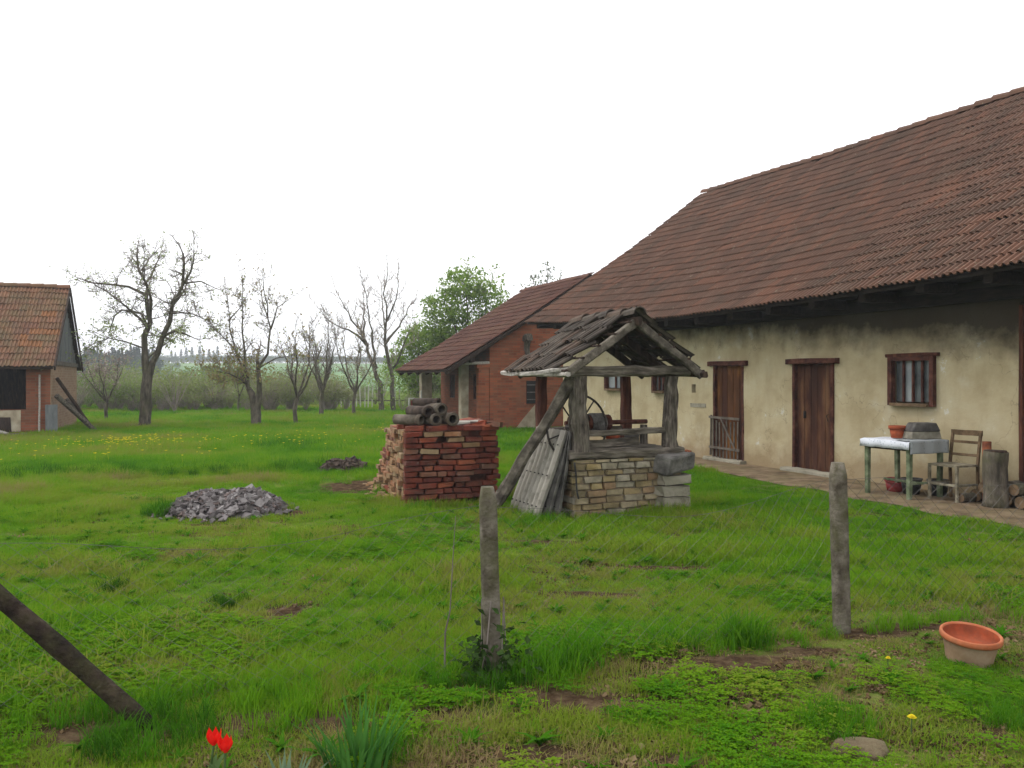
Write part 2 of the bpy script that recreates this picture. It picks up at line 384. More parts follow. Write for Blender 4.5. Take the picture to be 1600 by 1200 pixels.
M['red_paint'] = surf('dark_red_paint', [(0.3, (0.10, 0.022, 0.022)), (0.7, (0.17, 0.04, 0.036))], scale=4, bstr=0.2)
M['white_paint'] = surf('weathered_white_paint', [(0.3, (0.36, 0.35, 0.31)), (0.7, (0.52, 0.51, 0.47))], scale=4, bstr=0.2)
M['asbestos'] = surf('fibre_cement_sheet', [(0.25, (0.19, 0.175, 0.145)), (0.55, (0.31, 0.29, 0.25)), (0.85, (0.40, 0.38, 0.335))], scale=7, coord='pos', bstr=0.4, bscale=40, dirt=(0.15, 0.13, 0.095), dirt_scale=7, dirt_amt=0.6)
M['tulip_petal'] = leaf_mat('tulip_petal', [(0.3, (0.62, 0.012, 0.010)), (0.7, (0.78, 0.025, 0.016))], trans=0.3, nscale=30)
M['tulip_leaf'] = leaf_mat('tulip_leaf', [(0.3, (0.055, 0.10, 0.03)), (0.7, (0.10, 0.16, 0.06))], trans=0.3, nscale=8)
M['iris_leaf'] = leaf_mat('iris_leaf', [(0.3, (0.035, 0.12, 0.02)), (0.7, (0.075, 0.20, 0.035))], trans=0.3, nscale=8)
M['blue_leaf'] = leaf_mat('grey_green_leaf', [(0.3, (0.075, 0.125, 0.065)), (0.7, (0.15, 0.21, 0.125))], trans=0.25, nscale=12)
M['ivy_leaf'] = leaf_mat('ivy_leaf', [(0.3, (0.018, 0.04, 0.012)), (0.7, (0.05, 0.085, 0.022))], trans=0.2, nscale=14)
M['yellow_petal'] = leaf_mat('yellow_petal', [(0.3, (0.62, 0.48, 0.02)), (0.7, (0.75, 0.62, 0.04))], trans=0.3, nscale=20)
M['grass'] = leaf_mat('grass_blade', [(0.0, (0.024, 0.078, 0.008)), (0.25, (0.070, 0.210, 0.010)), (0.5, (0.142, 0.290, 0.012)), (0.72, (0.205, 0.262, 0.030)), (1.0, (0.26, 0.195, 0.095))], attr='tint', trans=0.5)
M['scrub'] = leaf_mat('scrub_leaf', [(0.0, (0.12, 0.19, 0.045)), (0.5, (0.20, 0.24, 0.085)), (1.0, (0.26, 0.25, 0.14))], attr='tint', trans=0.55)
M['forest'] = leaf_mat('forest_leaf', [(0.0, (0.018, 0.040, 0.026)), (0.5, (0.055, 0.095, 0.04)), (1.0, (0.11, 0.16, 0.055))], attr='tint', trans=0.35)
M['litter'] = leaf_mat('dead_leaf', [(0.0, (0.05, 0.03, 0.018)), (0.5, (0.13, 0.085, 0.045)), (1.0, (0.22, 0.16, 0.09))], attr='tint', trans=0.1)
M['leaf_pear'] = leaf_mat('young_leaf', [(0.3, (0.20, 0.26, 0.09)), (0.7, (0.33, 0.38, 0.18))], attr='rnd', trans=0.55)
M['leaf_green'] = leaf_mat('spring_leaf', [(0.2, (0.115, 0.205, 0.028)), (0.5, (0.195, 0.305, 0.045)), (0.8, (0.27, 0.36, 0.09))], attr='rnd', trans=0.6)
M['leaf_grey'] = leaf_mat('grey_green_crown_leaf', [(0.2, (0.075, 0.10, 0.05)), (0.5, (0.13, 0.165, 0.085)), (0.8, (0.21, 0.24, 0.15))], attr='rnd', trans=0.4)
M['leaf_bronze'] = leaf_mat('bronze_leaf', [(0.2, (0.23, 0.18, 0.085)), (0.5, (0.30, 0.24, 0.12)), (0.8, (0.22, 0.27, 0.085))], attr='rnd', trans=0.4)
M['blossom'] = leaf_mat('dull_blossom', [(0.2, (0.20, 0.15, 0.13)), (0.8, (0.36, 0.30, 0.27))], attr='rnd', trans=0.3)

def plaster_mat():
    m, nt, b = new_mat('cream_plaster')
    v = coords(nt, 'pos')
    col = ramp(nt, noise(nt, v, 1.3, 6), [(0.36, (0.32, 0.262, 0.155)), (0.5, (0.39, 0.328, 0.205)), (0.64, (0.42, 0.368, 0.245))])
    # pale patches of lost limewash
    f = nt.nodes.new('ShaderNodeMapRange'); f.inputs[1].default_value = 0.60; f.inputs[2].default_value = 0.72; f.inputs[4].default_value = 0.55
    nt.links.new(noise(nt, v, 1.9, 5), f.inputs[0])
    col = mixc(nt, f.outputs[0], col, (0.44, 0.40, 0.30))
    fl = nt.nodes.new('ShaderNodeMapRange'); fl.inputs[1].default_value = 0.635; fl.inputs[2].default_value = 0.65; fl.inputs[4].default_value = 0.8
    nt.links.new(noise(nt, v, 2.6, 8, 0.68), fl.inputs[0]); col = mixc(nt, fl.outputs[0], col, (0.48, 0.46, 0.39))
    vo = nt.nodes.new('ShaderNodeTexVoronoi'); vo.feature = 'DISTANCE_TO_EDGE'; vo.inputs['Scale'].default_value = 0.75
    wv_ = nt.nodes.new('ShaderNodeVectorMath'); wv_.operation = 'ADD'
    nz_ = nt.nodes.new('ShaderNodeTexNoise'); nz_.inputs['Scale'].default_value = 3.0; nz_.inputs['Detail'].default_value = 6; nt.links.new(v, nz_.inputs['Vector'])
    nt.links.new(v, wv_.inputs[0]); nt.links.new(nz_.outputs['Color'], wv_.inputs[1]); nt.links.new(wv_.outputs[0], vo.inputs['Vector'])
    cr_ = nt.nodes.new('ShaderNodeMapRange'); cr_.inputs[1].default_value = 0.0; cr_.inputs[2].default_value = 0.008; cr_.inputs[3].default_value = 0.45; cr_.inputs[4].default_value = 0.0
    nt.links.new(vo.outputs['Distance'], cr_.inputs[0]); col = mixc(nt, cr_.outputs[0], col, (0.10, 0.08, 0.05))
    v5 = coords(nt, 'pos', (1, 1, 0.18)); st = nt.nodes.new('ShaderNodeMapRange'); st.inputs[1].default_value = 0.5; st.inputs[2].default_value = 0.7; st.inputs[4].default_value = 0.28
    nt.links.new(noise(nt, v5, 5.0, 5), st.inputs[0]); col = mixc(nt, st.outputs[0], col, (0.25, 0.20, 0.115))
    # smoke stain over the small window; soiling plus painted eave shade along the top of the wall (object space: x along the wall, z up)
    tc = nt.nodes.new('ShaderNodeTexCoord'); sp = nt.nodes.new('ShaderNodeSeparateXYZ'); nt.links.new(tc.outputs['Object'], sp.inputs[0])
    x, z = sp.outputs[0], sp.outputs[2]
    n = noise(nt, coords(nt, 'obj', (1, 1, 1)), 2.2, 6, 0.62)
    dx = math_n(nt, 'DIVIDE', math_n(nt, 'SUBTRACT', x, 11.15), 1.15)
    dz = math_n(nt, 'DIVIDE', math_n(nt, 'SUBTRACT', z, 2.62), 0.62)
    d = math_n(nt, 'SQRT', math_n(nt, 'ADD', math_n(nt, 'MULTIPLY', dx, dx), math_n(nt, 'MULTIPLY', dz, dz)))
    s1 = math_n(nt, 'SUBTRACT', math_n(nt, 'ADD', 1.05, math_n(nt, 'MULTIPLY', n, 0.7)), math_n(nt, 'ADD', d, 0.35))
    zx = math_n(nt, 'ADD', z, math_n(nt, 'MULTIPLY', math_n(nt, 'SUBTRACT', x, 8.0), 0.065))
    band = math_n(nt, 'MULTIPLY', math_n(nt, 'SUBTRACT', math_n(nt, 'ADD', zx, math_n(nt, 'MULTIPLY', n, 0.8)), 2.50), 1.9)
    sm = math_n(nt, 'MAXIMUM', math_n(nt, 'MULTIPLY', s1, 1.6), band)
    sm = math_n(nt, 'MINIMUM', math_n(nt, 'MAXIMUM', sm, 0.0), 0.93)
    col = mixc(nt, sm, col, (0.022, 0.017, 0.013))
    # splash dirt at the foot
    ft = math_n(nt, 'MULTIPLY', math_n(nt, 'SUBTRACT', math_n(nt, 'ADD', 0.02, math_n(nt, 'MULTIPLY', n, 0.95)), z), 2.2)
    ft = math_n(nt, 'MINIMUM', math_n(nt, 'MAXIMUM', ft, 0.0), 0.6)
    col = mixc(nt, ft, col, (0.20, 0.135, 0.07))
    nt.links.new(col, b.inputs['Base Color'])
    b.inputs['Roughness'].default_value = 0.95; b.inputs['Specular IOR Level'].default_value = 0.1
    bump(nt, b, noise(nt, v, 9, 7), 0.35, 0.03)
    return m
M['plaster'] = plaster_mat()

def brickwall_mat(name, c1, c2, mort, dirt, scale=1.0):
    m, nt, b = new_mat(name)
    tc = nt.nodes.new('ShaderNodeTexCoord'); sp = nt.nodes.new('ShaderNodeSeparateXYZ'); nt.links.new(tc.outputs['Object'], sp.inputs[0])
    cb = nt.nodes.new('ShaderNodeCombineXYZ')
    nt.links.new(math_n(nt, 'ADD', sp.outputs[0], sp.outputs[1]), cb.inputs[0]); nt.links.new(sp.outputs[2], cb.inputs[1])
    br = nt.nodes.new('ShaderNodeTexBrick')
    br.inputs['Color1'].default_value = c4(c1); br.inputs['Color2'].default_value = c4(c2); br.inputs['Mortar'].default_value = c4(mort)
    br.inputs['Scale'].default_value = 1.0; br.inputs['Brick Width'].default_value = 0.26; br.inputs['Row Height'].default_value = 0.078
    br.inputs['Mortar Size'].default_value = 0.008; br.inputs['Bias'].default_value = -0.1; br.inputs['Mortar Smooth'].default_value = 0.3
    nt.links.new(cb.outputs[0], br.inputs['Vector'])
    v = coords(nt, 'pos')
    f = nt.nodes.new('ShaderNodeMapRange'); f.inputs[1].default_value = 0.42; f.inputs[2].default_value = 0.7; f.inputs[4].default_value = 0.65
    nt.links.new(noise(nt, v, 2.2, 8, 0.7), f.inputs[0])
    col = mixc(nt, f.outputs[0], br.outputs['Color'], dirt)
    nt.links.new(col, b.inputs['Base Color']); b.inputs['Roughness'].default_value = 0.95; b.inputs['Specular IOR Level'].default_value = 0.1
    bump(nt, b, br.outputs['Fac'], -0.5, 0.015)
    return m
M['wall_brick'] = brickwall_mat('orange_brick_wall', (0.31, 0.088, 0.040), (0.15, 0.040, 0.022), (0.17, 0.10, 0.06), (0.21, 0.115, 0.07))
M['wall_brick_dull'] = brickwall_mat('dull_brick_wall', (0.25, 0.080, 0.042), (0.14, 0.048, 0.028), (0.16, 0.10, 0.065), (0.13, 0.075, 0.048))
M['wall_brick_grey'] = brickwall_mat('grey_brown_brick_gable', (0.26, 0.17, 0.11), (0.19, 0.11, 0.07), (0.25, 0.19, 0.13), (0.22, 0.16, 0.10))
M['plaster_grey'] = surf('patched_plaster', [(0.3, (0.26, 0.215, 0.15)), (0.6, (0.38, 0.325, 0.235)), (0.85, (0.43, 0.385, 0.29))], scale=3, bstr=0.5)

def ground_mat():
    m, nt, b = new_mat('yard_turf')
    v = coords(nt, 'pos')
    g = ramp(nt, noise(nt, v, 1.4, 7, 0.65), [(0.32, (0.035, 0.070, 0.011)), (0.45, (0.068, 0.12, 0.016)), (0.56, (0.105, 0.15, 0.024)), (0.7, (0.15, 0.15, 0.05))])
    f = nt.nodes.new('ShaderNodeMapRange'); f.inputs[1].default_value = 0.55; f.inputs[2].default_value = 0.72; f.inputs[4].default_value = 0.85
    nt.links.new(noise(nt, v, 0.75, 7, 0.7), f.inputs[0])
    col = mixc(nt, f.outputs[0], g, (0.17, 0.125, 0.07))
    at = nt.nodes.new('ShaderNodeAttribute'); at.attribute_name = 'bare'
    soil = ramp(nt, noise(nt, v, 9, 7, 0.7), [(0.32, (0.024, 0.015, 0.009)), (0.48, (0.062, 0.040, 0.024)), (0.62, (0.12, 0.084, 0.05))])
    bf = nt.nodes.new('ShaderNodeMapRange'); bf.inputs[1].default_value = 0.35; bf.inputs[2].default_value = 0.75
    nt.links.new(math_n(nt, 'ADD', at.outputs['Fac'], math_n(nt, 'MULTIPLY', math_n(nt, 'SUBTRACT', noise(nt, v, 6, 5, 0.7), 0.5), 1.1)), bf.inputs[0])
    col = mixc(nt, bf.outputs[0], col, soil)
    nt.links.new(col, b.inputs['Base Color']); b.inputs['Roughness'].default_value = 1.0; b.inputs['Specular IOR Level'].default_value = 0.0
    bump(nt, b, noise(nt, v, 22, 6), 0.9, 0.05)
    return m
M['ground'] = ground_mat()
M['hill'] = surf('far_meadow', [(0.3, (0.065, 0.15, 0.045)), (0.55, (0.10, 0.20, 0.055)), (0.8, (0.15, 0.19, 0.075))], scale=0.02, detail=5, bstr=0.0)
M['path'] = surf('trodden_earth', [(0.25, (0.075, 0.050, 0.028)), (0.5, (0.14, 0.098, 0.058)), (0.8, (0.21, 0.155, 0.098))], scale=3.5, bstr=0.6, bscale=25, dirt=(0.14, 0.12, 0.055), dirt_scale=2.2, dirt_amt=0.6, bdist=0.03)

# ------------------------------------------------------------------ setting: ground, hill, path
def axis(spec):
    out = []
    for a, b, n in spec: out += list(np.linspace(a, b, n, endpoint=False))
    return np.array(out + [spec[-1][1]])
def sheet(name, xs, ys, zf, mat):
    X, Y = np.meshgrid(xs, ys); Z = zf(X, Y)
    nx, ny = len(xs), len(ys)
    v = np.stack([X.ravel(), Y.ravel(), Z.ravel()], 1)
    i = np.arange(nx * ny).reshape(ny, nx)
    f = np.stack([i[:-1, :-1].ravel(), i[:-1, 1:].ravel(), i[1:, 1:].ravel(), i[1:, :-1].ravel()], 1)
    me = bpy.data.meshes.new(name); me.from_pydata(v.tolist(), [], f.tolist()); me.materials.append(mat)
    me.polygons.foreach_set('use_smooth', [True] * len(f)); me.update()
    return link(name, me)
def ground_z(x, y):
    fade = np.clip((70 - np.abs(y)) / 20, 0, 1) * np.clip((60 - np.abs(x)) / 20, 0, 1)
    return gz(x, y) * fade
# bare soil: worn and trampled spots (centre, radii)
PATCHES = [(-2.35, 12.4, 0.55, 0.8), (-1.6, 5.75, 0.16, 0.22), (1.25, 4.70, 0.55, 0.17), (-0.75, 3.93, 0.85, 0.15), (0.35, 4.10, 0.45, 0.17), (2.25, 5.22, 0.30, 0.14), (-1.75, 3.80, 0.55, 0.17), (-0.1, 4.3, 0.5, 0.12), (0.7, 4.45, 0.3, 0.08),
           (0.15, 3.55, 0.3, 0.10), (0.65, 3.45, 0.25, 0.10), (2.2, 3.75, 0.18, 0.10), (2.6, 5.35, 0.35, 0.10), (1.75, 4.9, 0.25, 0.10), (0.55, 6.3, 0.5, 0.12), (1.1, 7.2, 0.7, 0.10), (-3.2, 9.2, 0.5, 0.1), (-2.6, 9.9, 0.25, 0.3), (0.3, 8.2, 0.5, 0.12)]
def bare_mask(x, y):
    b = np.zeros(np.shape(x))
    for cx, cy, rx, ry in PATCHES:
        b = np.maximum(b, np.clip(1.25 - 0.75 * (((x - cx) / rx) ** 2 + ((y - cy) / ry) ** 2), 0, 1))
    return b
g_ob = sheet('ground', axis([(-1500, -200, 8), (-200, -30, 14), (-30, -9, 50), (-9, -4, 40), (-4, 4, 110), (4, 9, 40), (9, 30, 40), (30, 200, 14), (200, 1500, 8)]),
             axis([(-80, 0, 12), (0, 9, 130), (9, 14, 45), (14, 40, 90), (40, 90, 30), (90, 300, 12), (300, 1500, 10)]), ground_z, M['ground'])
_c = np.zeros(len(g_ob.data.vertices) * 3); g_ob.data.vertices.foreach_get('co', _c); _c = _c.reshape(-1, 3)
g_ob.data.attributes.new('bare', 'FLOAT', 'POINT').data.foreach_set('value', bare_mask(_c[:, 0], _c[:, 1]).astype(np.float32))
tag(g_ob, 'uneven yard turf running out to the meadows', 'ground', kind='structure')
def hill_z(x, y):
    t = np.clip((y - 75) / 300, 0, 1); t = t * t * (3 - 2 * t)
    e = np.clip((700 - np.abs(x)) / 300, 0, 1) * np.clip((1000 - y) / 300, 0, 1)
    return (t * (8.4 + 2.2 * (vnoise(x, y, 170, 5) - 0.5)) ) * e - 0.4
h_ob = sheet('hill', np.linspace(-1000, 1000, 90), np.linspace(70, 1100, 60), hill_z, M['hill'])
tag(h_ob, 'low hazy green hillside behind the orchard', 'hill', kind='structure')

# frame of the barn: local x along the wall towards the camera, local y into the barn
BO = Vector((0.376, 21.97, 0)); BA = math.atan2(-0.915, 0.403)
UX = Vector((0.403, -0.915, 0)); VX = Vector((0.915, 0.403, 0))
def bw(s, t, z=0.0): return BO + UX * s + VX * t + Vector((0, 0, z))

def path_edge(s):
    return 0.9 - np.interp(s, [-1, 3, 6, 8, 10, 12, 14, 22], [0.15, 0.35, 0.75, 1.05, 1.25, 1.45, 1.55, 1.6]) + (vnoise(s, s * 0, 0.7, 4) - 0.5) * 0.22
mbp = MB()
ss = np.linspace(-0.8, 21.5, 180)
for i, s in enumerate(ss):
    e = float(path_edge(np.array([s]))[0])
    for k in range(9):
        t = e + (0.98 - e) * k / 8
        p = bw(s, t)
        h = gzf(p.x, p.y) + 0.004 + 0.022 * min(1, k / 2.0) + 0.012 * float(vnoise(p.x, p.y, 0.5, 9))
        mbp.v.append((p.x, p.y, h))
for i in range(len(ss) - 1):
    for k in range(8):
        a = i * 9 + k
        mbp.f.append((a, a + 9, a + 10, a + 1)); mbp.mi.append(0); mbp.rnd.append(0)
p_ob = mbp.build('path', M['path'], None, True)
tag(p_ob, 'trodden earth path along the foot of the cream barn wall', 'path', kind='structure')

# ------------------------------------------------------------------ roof tiles
TW, TE = 0.20, 0.315          # cover width, exposed length
PROF = [(0.0, 0.030), (0.028, 0.030), (0.046, 0.0), (0.080, 0.0), (0.098, 0.030), (0.128, 0.030), (0.146, 0.0), (0.180, 0.0), (0.2, 0.026)]
def tile_geo(mb, T, seed=None):
    """ribbed interlocking tile, local x across, y up the slope, z out of the roof; lower end at y=0"""
    L = TE + 0.05
    n = len(PROF)
    vs = [T @ Vector((x, 0, z + 0.030)) for x, z in PROF] + [T @ Vector((x, L, z + 0.004)) for x, z in PROF] + [T @ Vector((x, 0.004, z + 0.012)) for x, z in PROF]
    fs = []
    for i in range(n - 1):
        fs.append((i, i + 1, n + i + 1, n + i)); fs.append((2 * n + i, 2 * n + i + 1, i + 1, i))
    mb.add(vs, fs)
def tile_mesh(name, mat):
    mb = MB(); tile_geo(mb, Matrix.Translation((0, 0, 0))); return mb.mesh(name, mat)

def roof_frame(pos, s, d, ds=0.2, dd=0.3):
    p = pos(s, d); ex = (pos(s + ds, d) - p).normalized(); ey = (pos(s, d + dd) - p).normalized()
    ez = ex.cross(ey).normalized(); ey = ez.cross(ex).normalized()
    m = Matrix((ex, ey, ez)).transposed().to_4x4(); m.translation = p
    return m

# ------------------------------------------------------------------ the long barn
barn = empty('barn', bw(0, 0), BA)
tag(barn, 'long cream plastered barn with a big brown tiled roof', 'barn')
BL = 21.4
def b_eave(s): return float(np.interp(s, [0, 2, 4.5, 6.9, 9, 11.2, 13.6, 18, 22], [3.10, 2.96, 2.83, 2.76, 2.79, 2.84, 2.92, 2.95, 2.95]))
def b_ridge(s): return float(np.interp(s, [0, 2.5, 5, 7.5, 10, 14, 22], [7.05, 7.00, 6.93, 6.93, 6.95, 6.98, 7.0]))
SL = math.hypot(5.74, 4.1)
def b_pos(s, d):
    k = d / SL
    e, r = b_eave(s), b_ridge(s)
    z = e + (r - e) * k - 0.10 * math.sin(math.pi * min(max(k, 0), 1)) + 0.03 * (float(vnoise(s, d, 1.6, 2)) - 0.5)
    return Vector((s, 5.74 * k, z))
# deck under the tiles (both slopes)
mb = MB()
NS, ND = 44, 10
for side in (0, 1):
    o = len(mb.v)
    for i in range(NS + 1):
        for j in range(ND + 1):
            s = 0.02 + (BL - 0.04) * i / NS; d = 0.03 + (SL - 0.03) * j / ND
            p = b_pos(s, d)
            if side: p.y = 2 * 5.74 - p.y
            mb.v.append((p.x, p.y, p.z - 0.015))
    m_ = len(mb.v) - o
    for q in list(mb.v[o:o + m_]): mb.v.append((q[0], q[1], q[2] - 0.05))
    w = ND + 1
    for i in range(NS):
        for j in range(ND):
            a = o + i * w + j
            for fc in ((a, a + w, a + w + 1, a + 1), (a + m_, a + m_ + 1, a + m_ + w + 1, a + m_ + w)):
                mb.f.append(fc if not side else fc[::-1]); mb.mi.append(0); mb.rnd.append(0)
        a = o + i * w
        mb.f.append((a, a + m_, a + m_ + w, a + w)); mb.mi.append(0); mb.rnd.append(0)
    for j in range(ND):
        a = o + j
        mb.f.append((a, a + 1, a + m_ + 1, a + m_)); mb.mi.append(0); mb.rnd.append(0)
deck = mb.build('roof', M['eave_shade_wood'], barn)
tmesh = tile_mesh('roof_tile', M['tile'])
tiles = []
ncol = int(BL / TW); nrow = int(SL / TE)
for r_ in range(nrow):
    for c_ in range(ncol):
        s = c_ * TW; d = -0.03 + r_ * TE
        m = roof_frame(b_pos, s, d)
        m = m @ Matrix.Translation((rng.uniform(-.004, .004), rng.uniform(-.014, .014) - (rng.uniform(.03, .08) if rng.random() < 0.02 else 0), rng.uniform(0, .006))) @ Matrix.Rotation(rng.gauss(0, 0.012), 4, 'Z') @ Matrix.Rotation(rng.gauss(0, 0.012), 4, 'X')
        wpt = barn.matrix_basis @ Matrix.Rotation(0, 4, 'Z') @ m.translation if False else bw(m.translation.x, m.translation.y, m.translation.z)
        inview = wpt.y > 0.5 and abs(wpt.x / wpt.y) < 0.628 and wpt.z < 1.6 + 0.46 * wpt.y
        tiles.append((0 if inview else 1, wpt.length, m))
tiles.sort(key=lambda q: q[:2])
for k, (iv, dist, m) in enumerate(tiles[:300]):
    link('roof_tile', tmesh, deck, m)
mb = MB()
for iv, dist, m in tiles[300:]:
    mb.r = rng.random(); tile_geo(mb, m)
o = mb.build('tile_field', M['tile'], deck, attr=True); o['kind'] = 'stuff'
# back slope tiles are never seen: a plain ribbed field
def half_round(mb, p0, p1, r, n=7, lift=0.0):
    p0, p1 = Vector(p0), Vector(p1)
    d = (p1 - p0).normalized(); a = d.cross(Vector((0, 0, 1))).normalized(); up = a.cross(d)
    vs = []
    for p, q in ((p0, r * 1.12), (p1, r)):
        for k in range(n):
            t = math.pi * (k / (n - 1)); vs.append(p + a * math.cos(t) * q + up * (math.sin(t) * q + lift))
    for k in range(n):
        t = math.pi * (k / (n - 1)); vs.append(p0 + a * math.cos(t) * r * 0.95 + up * (math.sin(t) * r * 0.95 + lift))
    fs = [(k, k + 1, n + k + 1, n + k) for k in range(n - 1)] + [(2 * n + k, 2 * n + k + 1, k + 1, k) for k in range(n - 1)]
    mb.add(vs, fs)
s = -0.02
while s < BL:
    mb = MB(); a, b = b_pos(s, SL), b_pos(s + 0.40, SL)
    a.z += rng.uniform(-.005, .022); b.z += rng.uniform(-.015, .005)
    half_round(mb, (a.x, 5.74, a.z - 0.03), (b.x, 5.74, b.z - 0.03), 0.12)
    mb.build('ridge_tile', M['tile'], deck)
    s += 0.365
# walls
def wall_grid(mb, x0, x1, z0, z1, openings, depth, y0, step=0.35, wob=0.012, seed=1, back=True):
    xs = sorted(set([x0, x1] + [q for o in openings for q in o[:2]])); zs = sorted(set([z0, z1] + [q for o in openings for q in o[2:]]))
    def dense(a):
        out = []
        for p, q in zip(a[:-1], a[1:]):
            n = max(1, int(math.ceil((q - p) / step)))
            out += [p + (q - p) * i / n for i in range(n)]
        return out + [a[-1]]
    xs, zs = dense(xs), dense(zs)
    idx = {}
    def vert(i, j):
        if (i, j) not in idx:
            x, z = xs[i], zs[j]
            idx[(i, j)] = len(mb.v)
            mb.v.append((x, y0 + wob * 2 * (float(vnoise(x, z, 0.8, seed)) - 0.5), z))
        return idx[(i, j)]
    for i in range(len(xs) - 1):
        for j in range(len(zs) - 1):
            cx, cz = (xs[i] + xs[i + 1]) / 2, (zs[j] + zs[j + 1]) / 2
            if any(o[0] < cx < o[1] and o[2] < cz < o[3] for o in openings): continue
            mb.f.append((vert(i, j), vert(i + 1, j), vert(i + 1, j + 1), vert(i, j + 1))); mb.mi.append(0); mb.rnd.append(0)
    for (a, b, c, d) in openings:
        yb = y0 + depth; yf = y0 - wob * 0.2
        mb.add([(a, yf, c), (a, yb, c), (a, yb, d), (a, yf, d)], [(0, 1, 2, 3)])
        mb.add([(b, yf, c), (b, yb, c), (b, yb, d), (b, yf, d)], [(3, 2, 1, 0)])
        mb.add([(a, yf, d), (b, yf, d), (b, yb, d), (a, yb, d)], [(0, 3, 2, 1)])
        mb.add([(a, yf, c), (b, yf, c), (b, yb, c), (a, yb, c)], [(0, 1, 2, 3)])
    if not back: return
    # back of the wall and its ends
    yb = y0 + depth + 0.3
    mb.add([(x0, yb, z0), (x1, yb, z0), (x1, yb, z1), (x0, yb, z1), (x0, y0, z0), (x1, y0, z0), (x1, y0, z1), (x0, y0, z1)],
           [(1, 0, 3, 2), (0, 4, 7, 3), (5, 1, 2, 6), (7, 6, 2, 3)])
TWALL = 0.9
D1 = (6.75, 7.66, 0.02, 1.90); D2 = (8.94, 9.86, 0.0, 1.90)
W1 = (10.98, 11.72, 1.24, 1.89); W2 = (4.70, 5.22, 1.33, 1.72); W3 = (2.66, 3.48, 1.36, 1.77); D3 = (12.96, 13.95, 0.0, 2.58)
HOLE = (6.06, 6.20, 1.32, 1.49)
mb = MB()
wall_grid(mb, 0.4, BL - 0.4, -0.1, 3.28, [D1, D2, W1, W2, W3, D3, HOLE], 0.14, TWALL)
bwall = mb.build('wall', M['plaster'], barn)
# gable and back walls of the barn
mb = MB()
for s in (0.4, BL - 0.45):
    a, b = (s, 0.92), (s, 10.5)
    e = b_eave(s) + 0.5
    pts = [(a[1], -0.1), (10.5, -0.1), (10.5, e), (5.74, b_ridge(s) - 0.12), (a[1], e)]
    n = len(mb.v)
    vs = [(s, y, z) for y, z in pts] + [(s + 0.05, y, z) for y, z in pts]
    mb.add(vs, [(0, 1, 2, 3, 4), (9, 8, 7, 6, 5)] + [(i, i + 5, (i + 1) % 5 + 5, (i + 1) % 5) for i in range(5)])
mb.box((BL / 2, 10.55, 1.6), (BL - 0.9, 0.2, 3.4))
mb.build('gable_wall', M['plaster_grey'], barn)
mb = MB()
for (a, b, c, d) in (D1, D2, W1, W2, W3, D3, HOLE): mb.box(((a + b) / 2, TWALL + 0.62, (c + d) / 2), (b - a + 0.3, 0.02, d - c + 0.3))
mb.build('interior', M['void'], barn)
# soffit: joists, boards, wall plate, fascia rafter tails
mb = MB(); mb.box((BL / 2, TWALL - 0.075, 2.70), (BL - 0.9, 0.14, 0.17)); mb.build('wall_plate', M['eave_shade_wood'], barn)
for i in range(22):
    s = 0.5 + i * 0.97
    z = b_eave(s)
    mb = MB(); mb.beam((s, TWALL - 0.15, z - 0.06), (s, 0.10, z - 0.075), 0.13, 0.15, 3, 0.006); mb.build('joist_end', M['eave_shade_wood'], barn)
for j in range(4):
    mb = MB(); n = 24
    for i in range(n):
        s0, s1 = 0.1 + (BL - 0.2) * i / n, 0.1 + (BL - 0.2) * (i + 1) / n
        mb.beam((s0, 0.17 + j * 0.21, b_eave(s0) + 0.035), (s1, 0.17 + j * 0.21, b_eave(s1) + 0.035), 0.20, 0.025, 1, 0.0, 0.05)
    mb.build('soffit_board', M['eave_shade_wood'], barn)

def plank_door(parent, O, n, mat, name, y, frame=True, lintel=0.09, bottom_worn=False, fmat='frame'):
    a, b, c, d = O
    dr = MB()
    dr.box(((a + b) / 2, y + 0.045, c + (d - c) * 0.22), (b - a - 0.12, 0.025, 0.10), jit=0.004)
    dr.box(((a + b) / 2, y + 0.045, c + (d - c) * 0.8), (b - a - 0.12, 0.025, 0.10), jit=0.004)
    root = dr.build(name, M['wood_dark'], parent)
    x = a + 0.055; wd = (b - a - 0.11)
    ws = [rng.uniform(0.8, 1.25) for _ in range(n)]; tot = sum(ws)
    for q in ws:
        w = wd * q / tot
        z0 = c + rng.uniform(0.02, 0.06)
        mb = MB(); mb.beam((x + w / 2, y + rng.uniform(-.004, .004), z0), (x + w / 2, y, d - 0.05), w - 0.010, 0.026, 4, 0.0015, 0.12, up=(0, 1, 0))
        mb.build('plank', mat, root)
        x += w
    if frame:
        for xx in (a + 0.028, b - 0.028):
            mb = MB(); mb.beam((xx, y - 0.03, c), (xx, y - 0.03, d - 0.051), 0.056, 0.10, 4, 0.002, 0.1, up=(0, 1, 0)); mb.build('door_jamb', M[fmat], root)
        mb = MB(); mb.beam((a - 0.10, y - 0.055, d + lintel / 2 - 0.05), (b + 0.11, y - 0.055, d + lintel / 2 - 0.052), 0.17, lintel, 4, 0.003, 0.1); mb.build('lintel', M[fmat], root)
    return root
dr1 = plank_door(barn, D1, 5, M['door1'], 'door', TWALL + 0.07)
dr1['label'] = 'narrow amber brown plank door behind a low slatted gate'
dr2 = plank_door(barn, D2, 5, M['door2'], 'door', TWALL + 0.05)
dr2['label'] = 'dark brown weathered plank door nearest the small window'
mb = MB(); mb.box((D2[0] + 0.25, TWALL + 0.02, 1.0), (0.02, 0.05, 0.12)); mb.tube([(9.72, TWALL + 0.01, 1.02), (9.72, TWALL - 0.03, 1.0), (9.72, TWALL + 0.01, 0.9)], 0.008); mb.build('handle', M['iron'], dr2)
dr3 = plank_door(barn, D3, 5, M['door2'], 'door', TWALL + 0.045, fmat='wood_red')
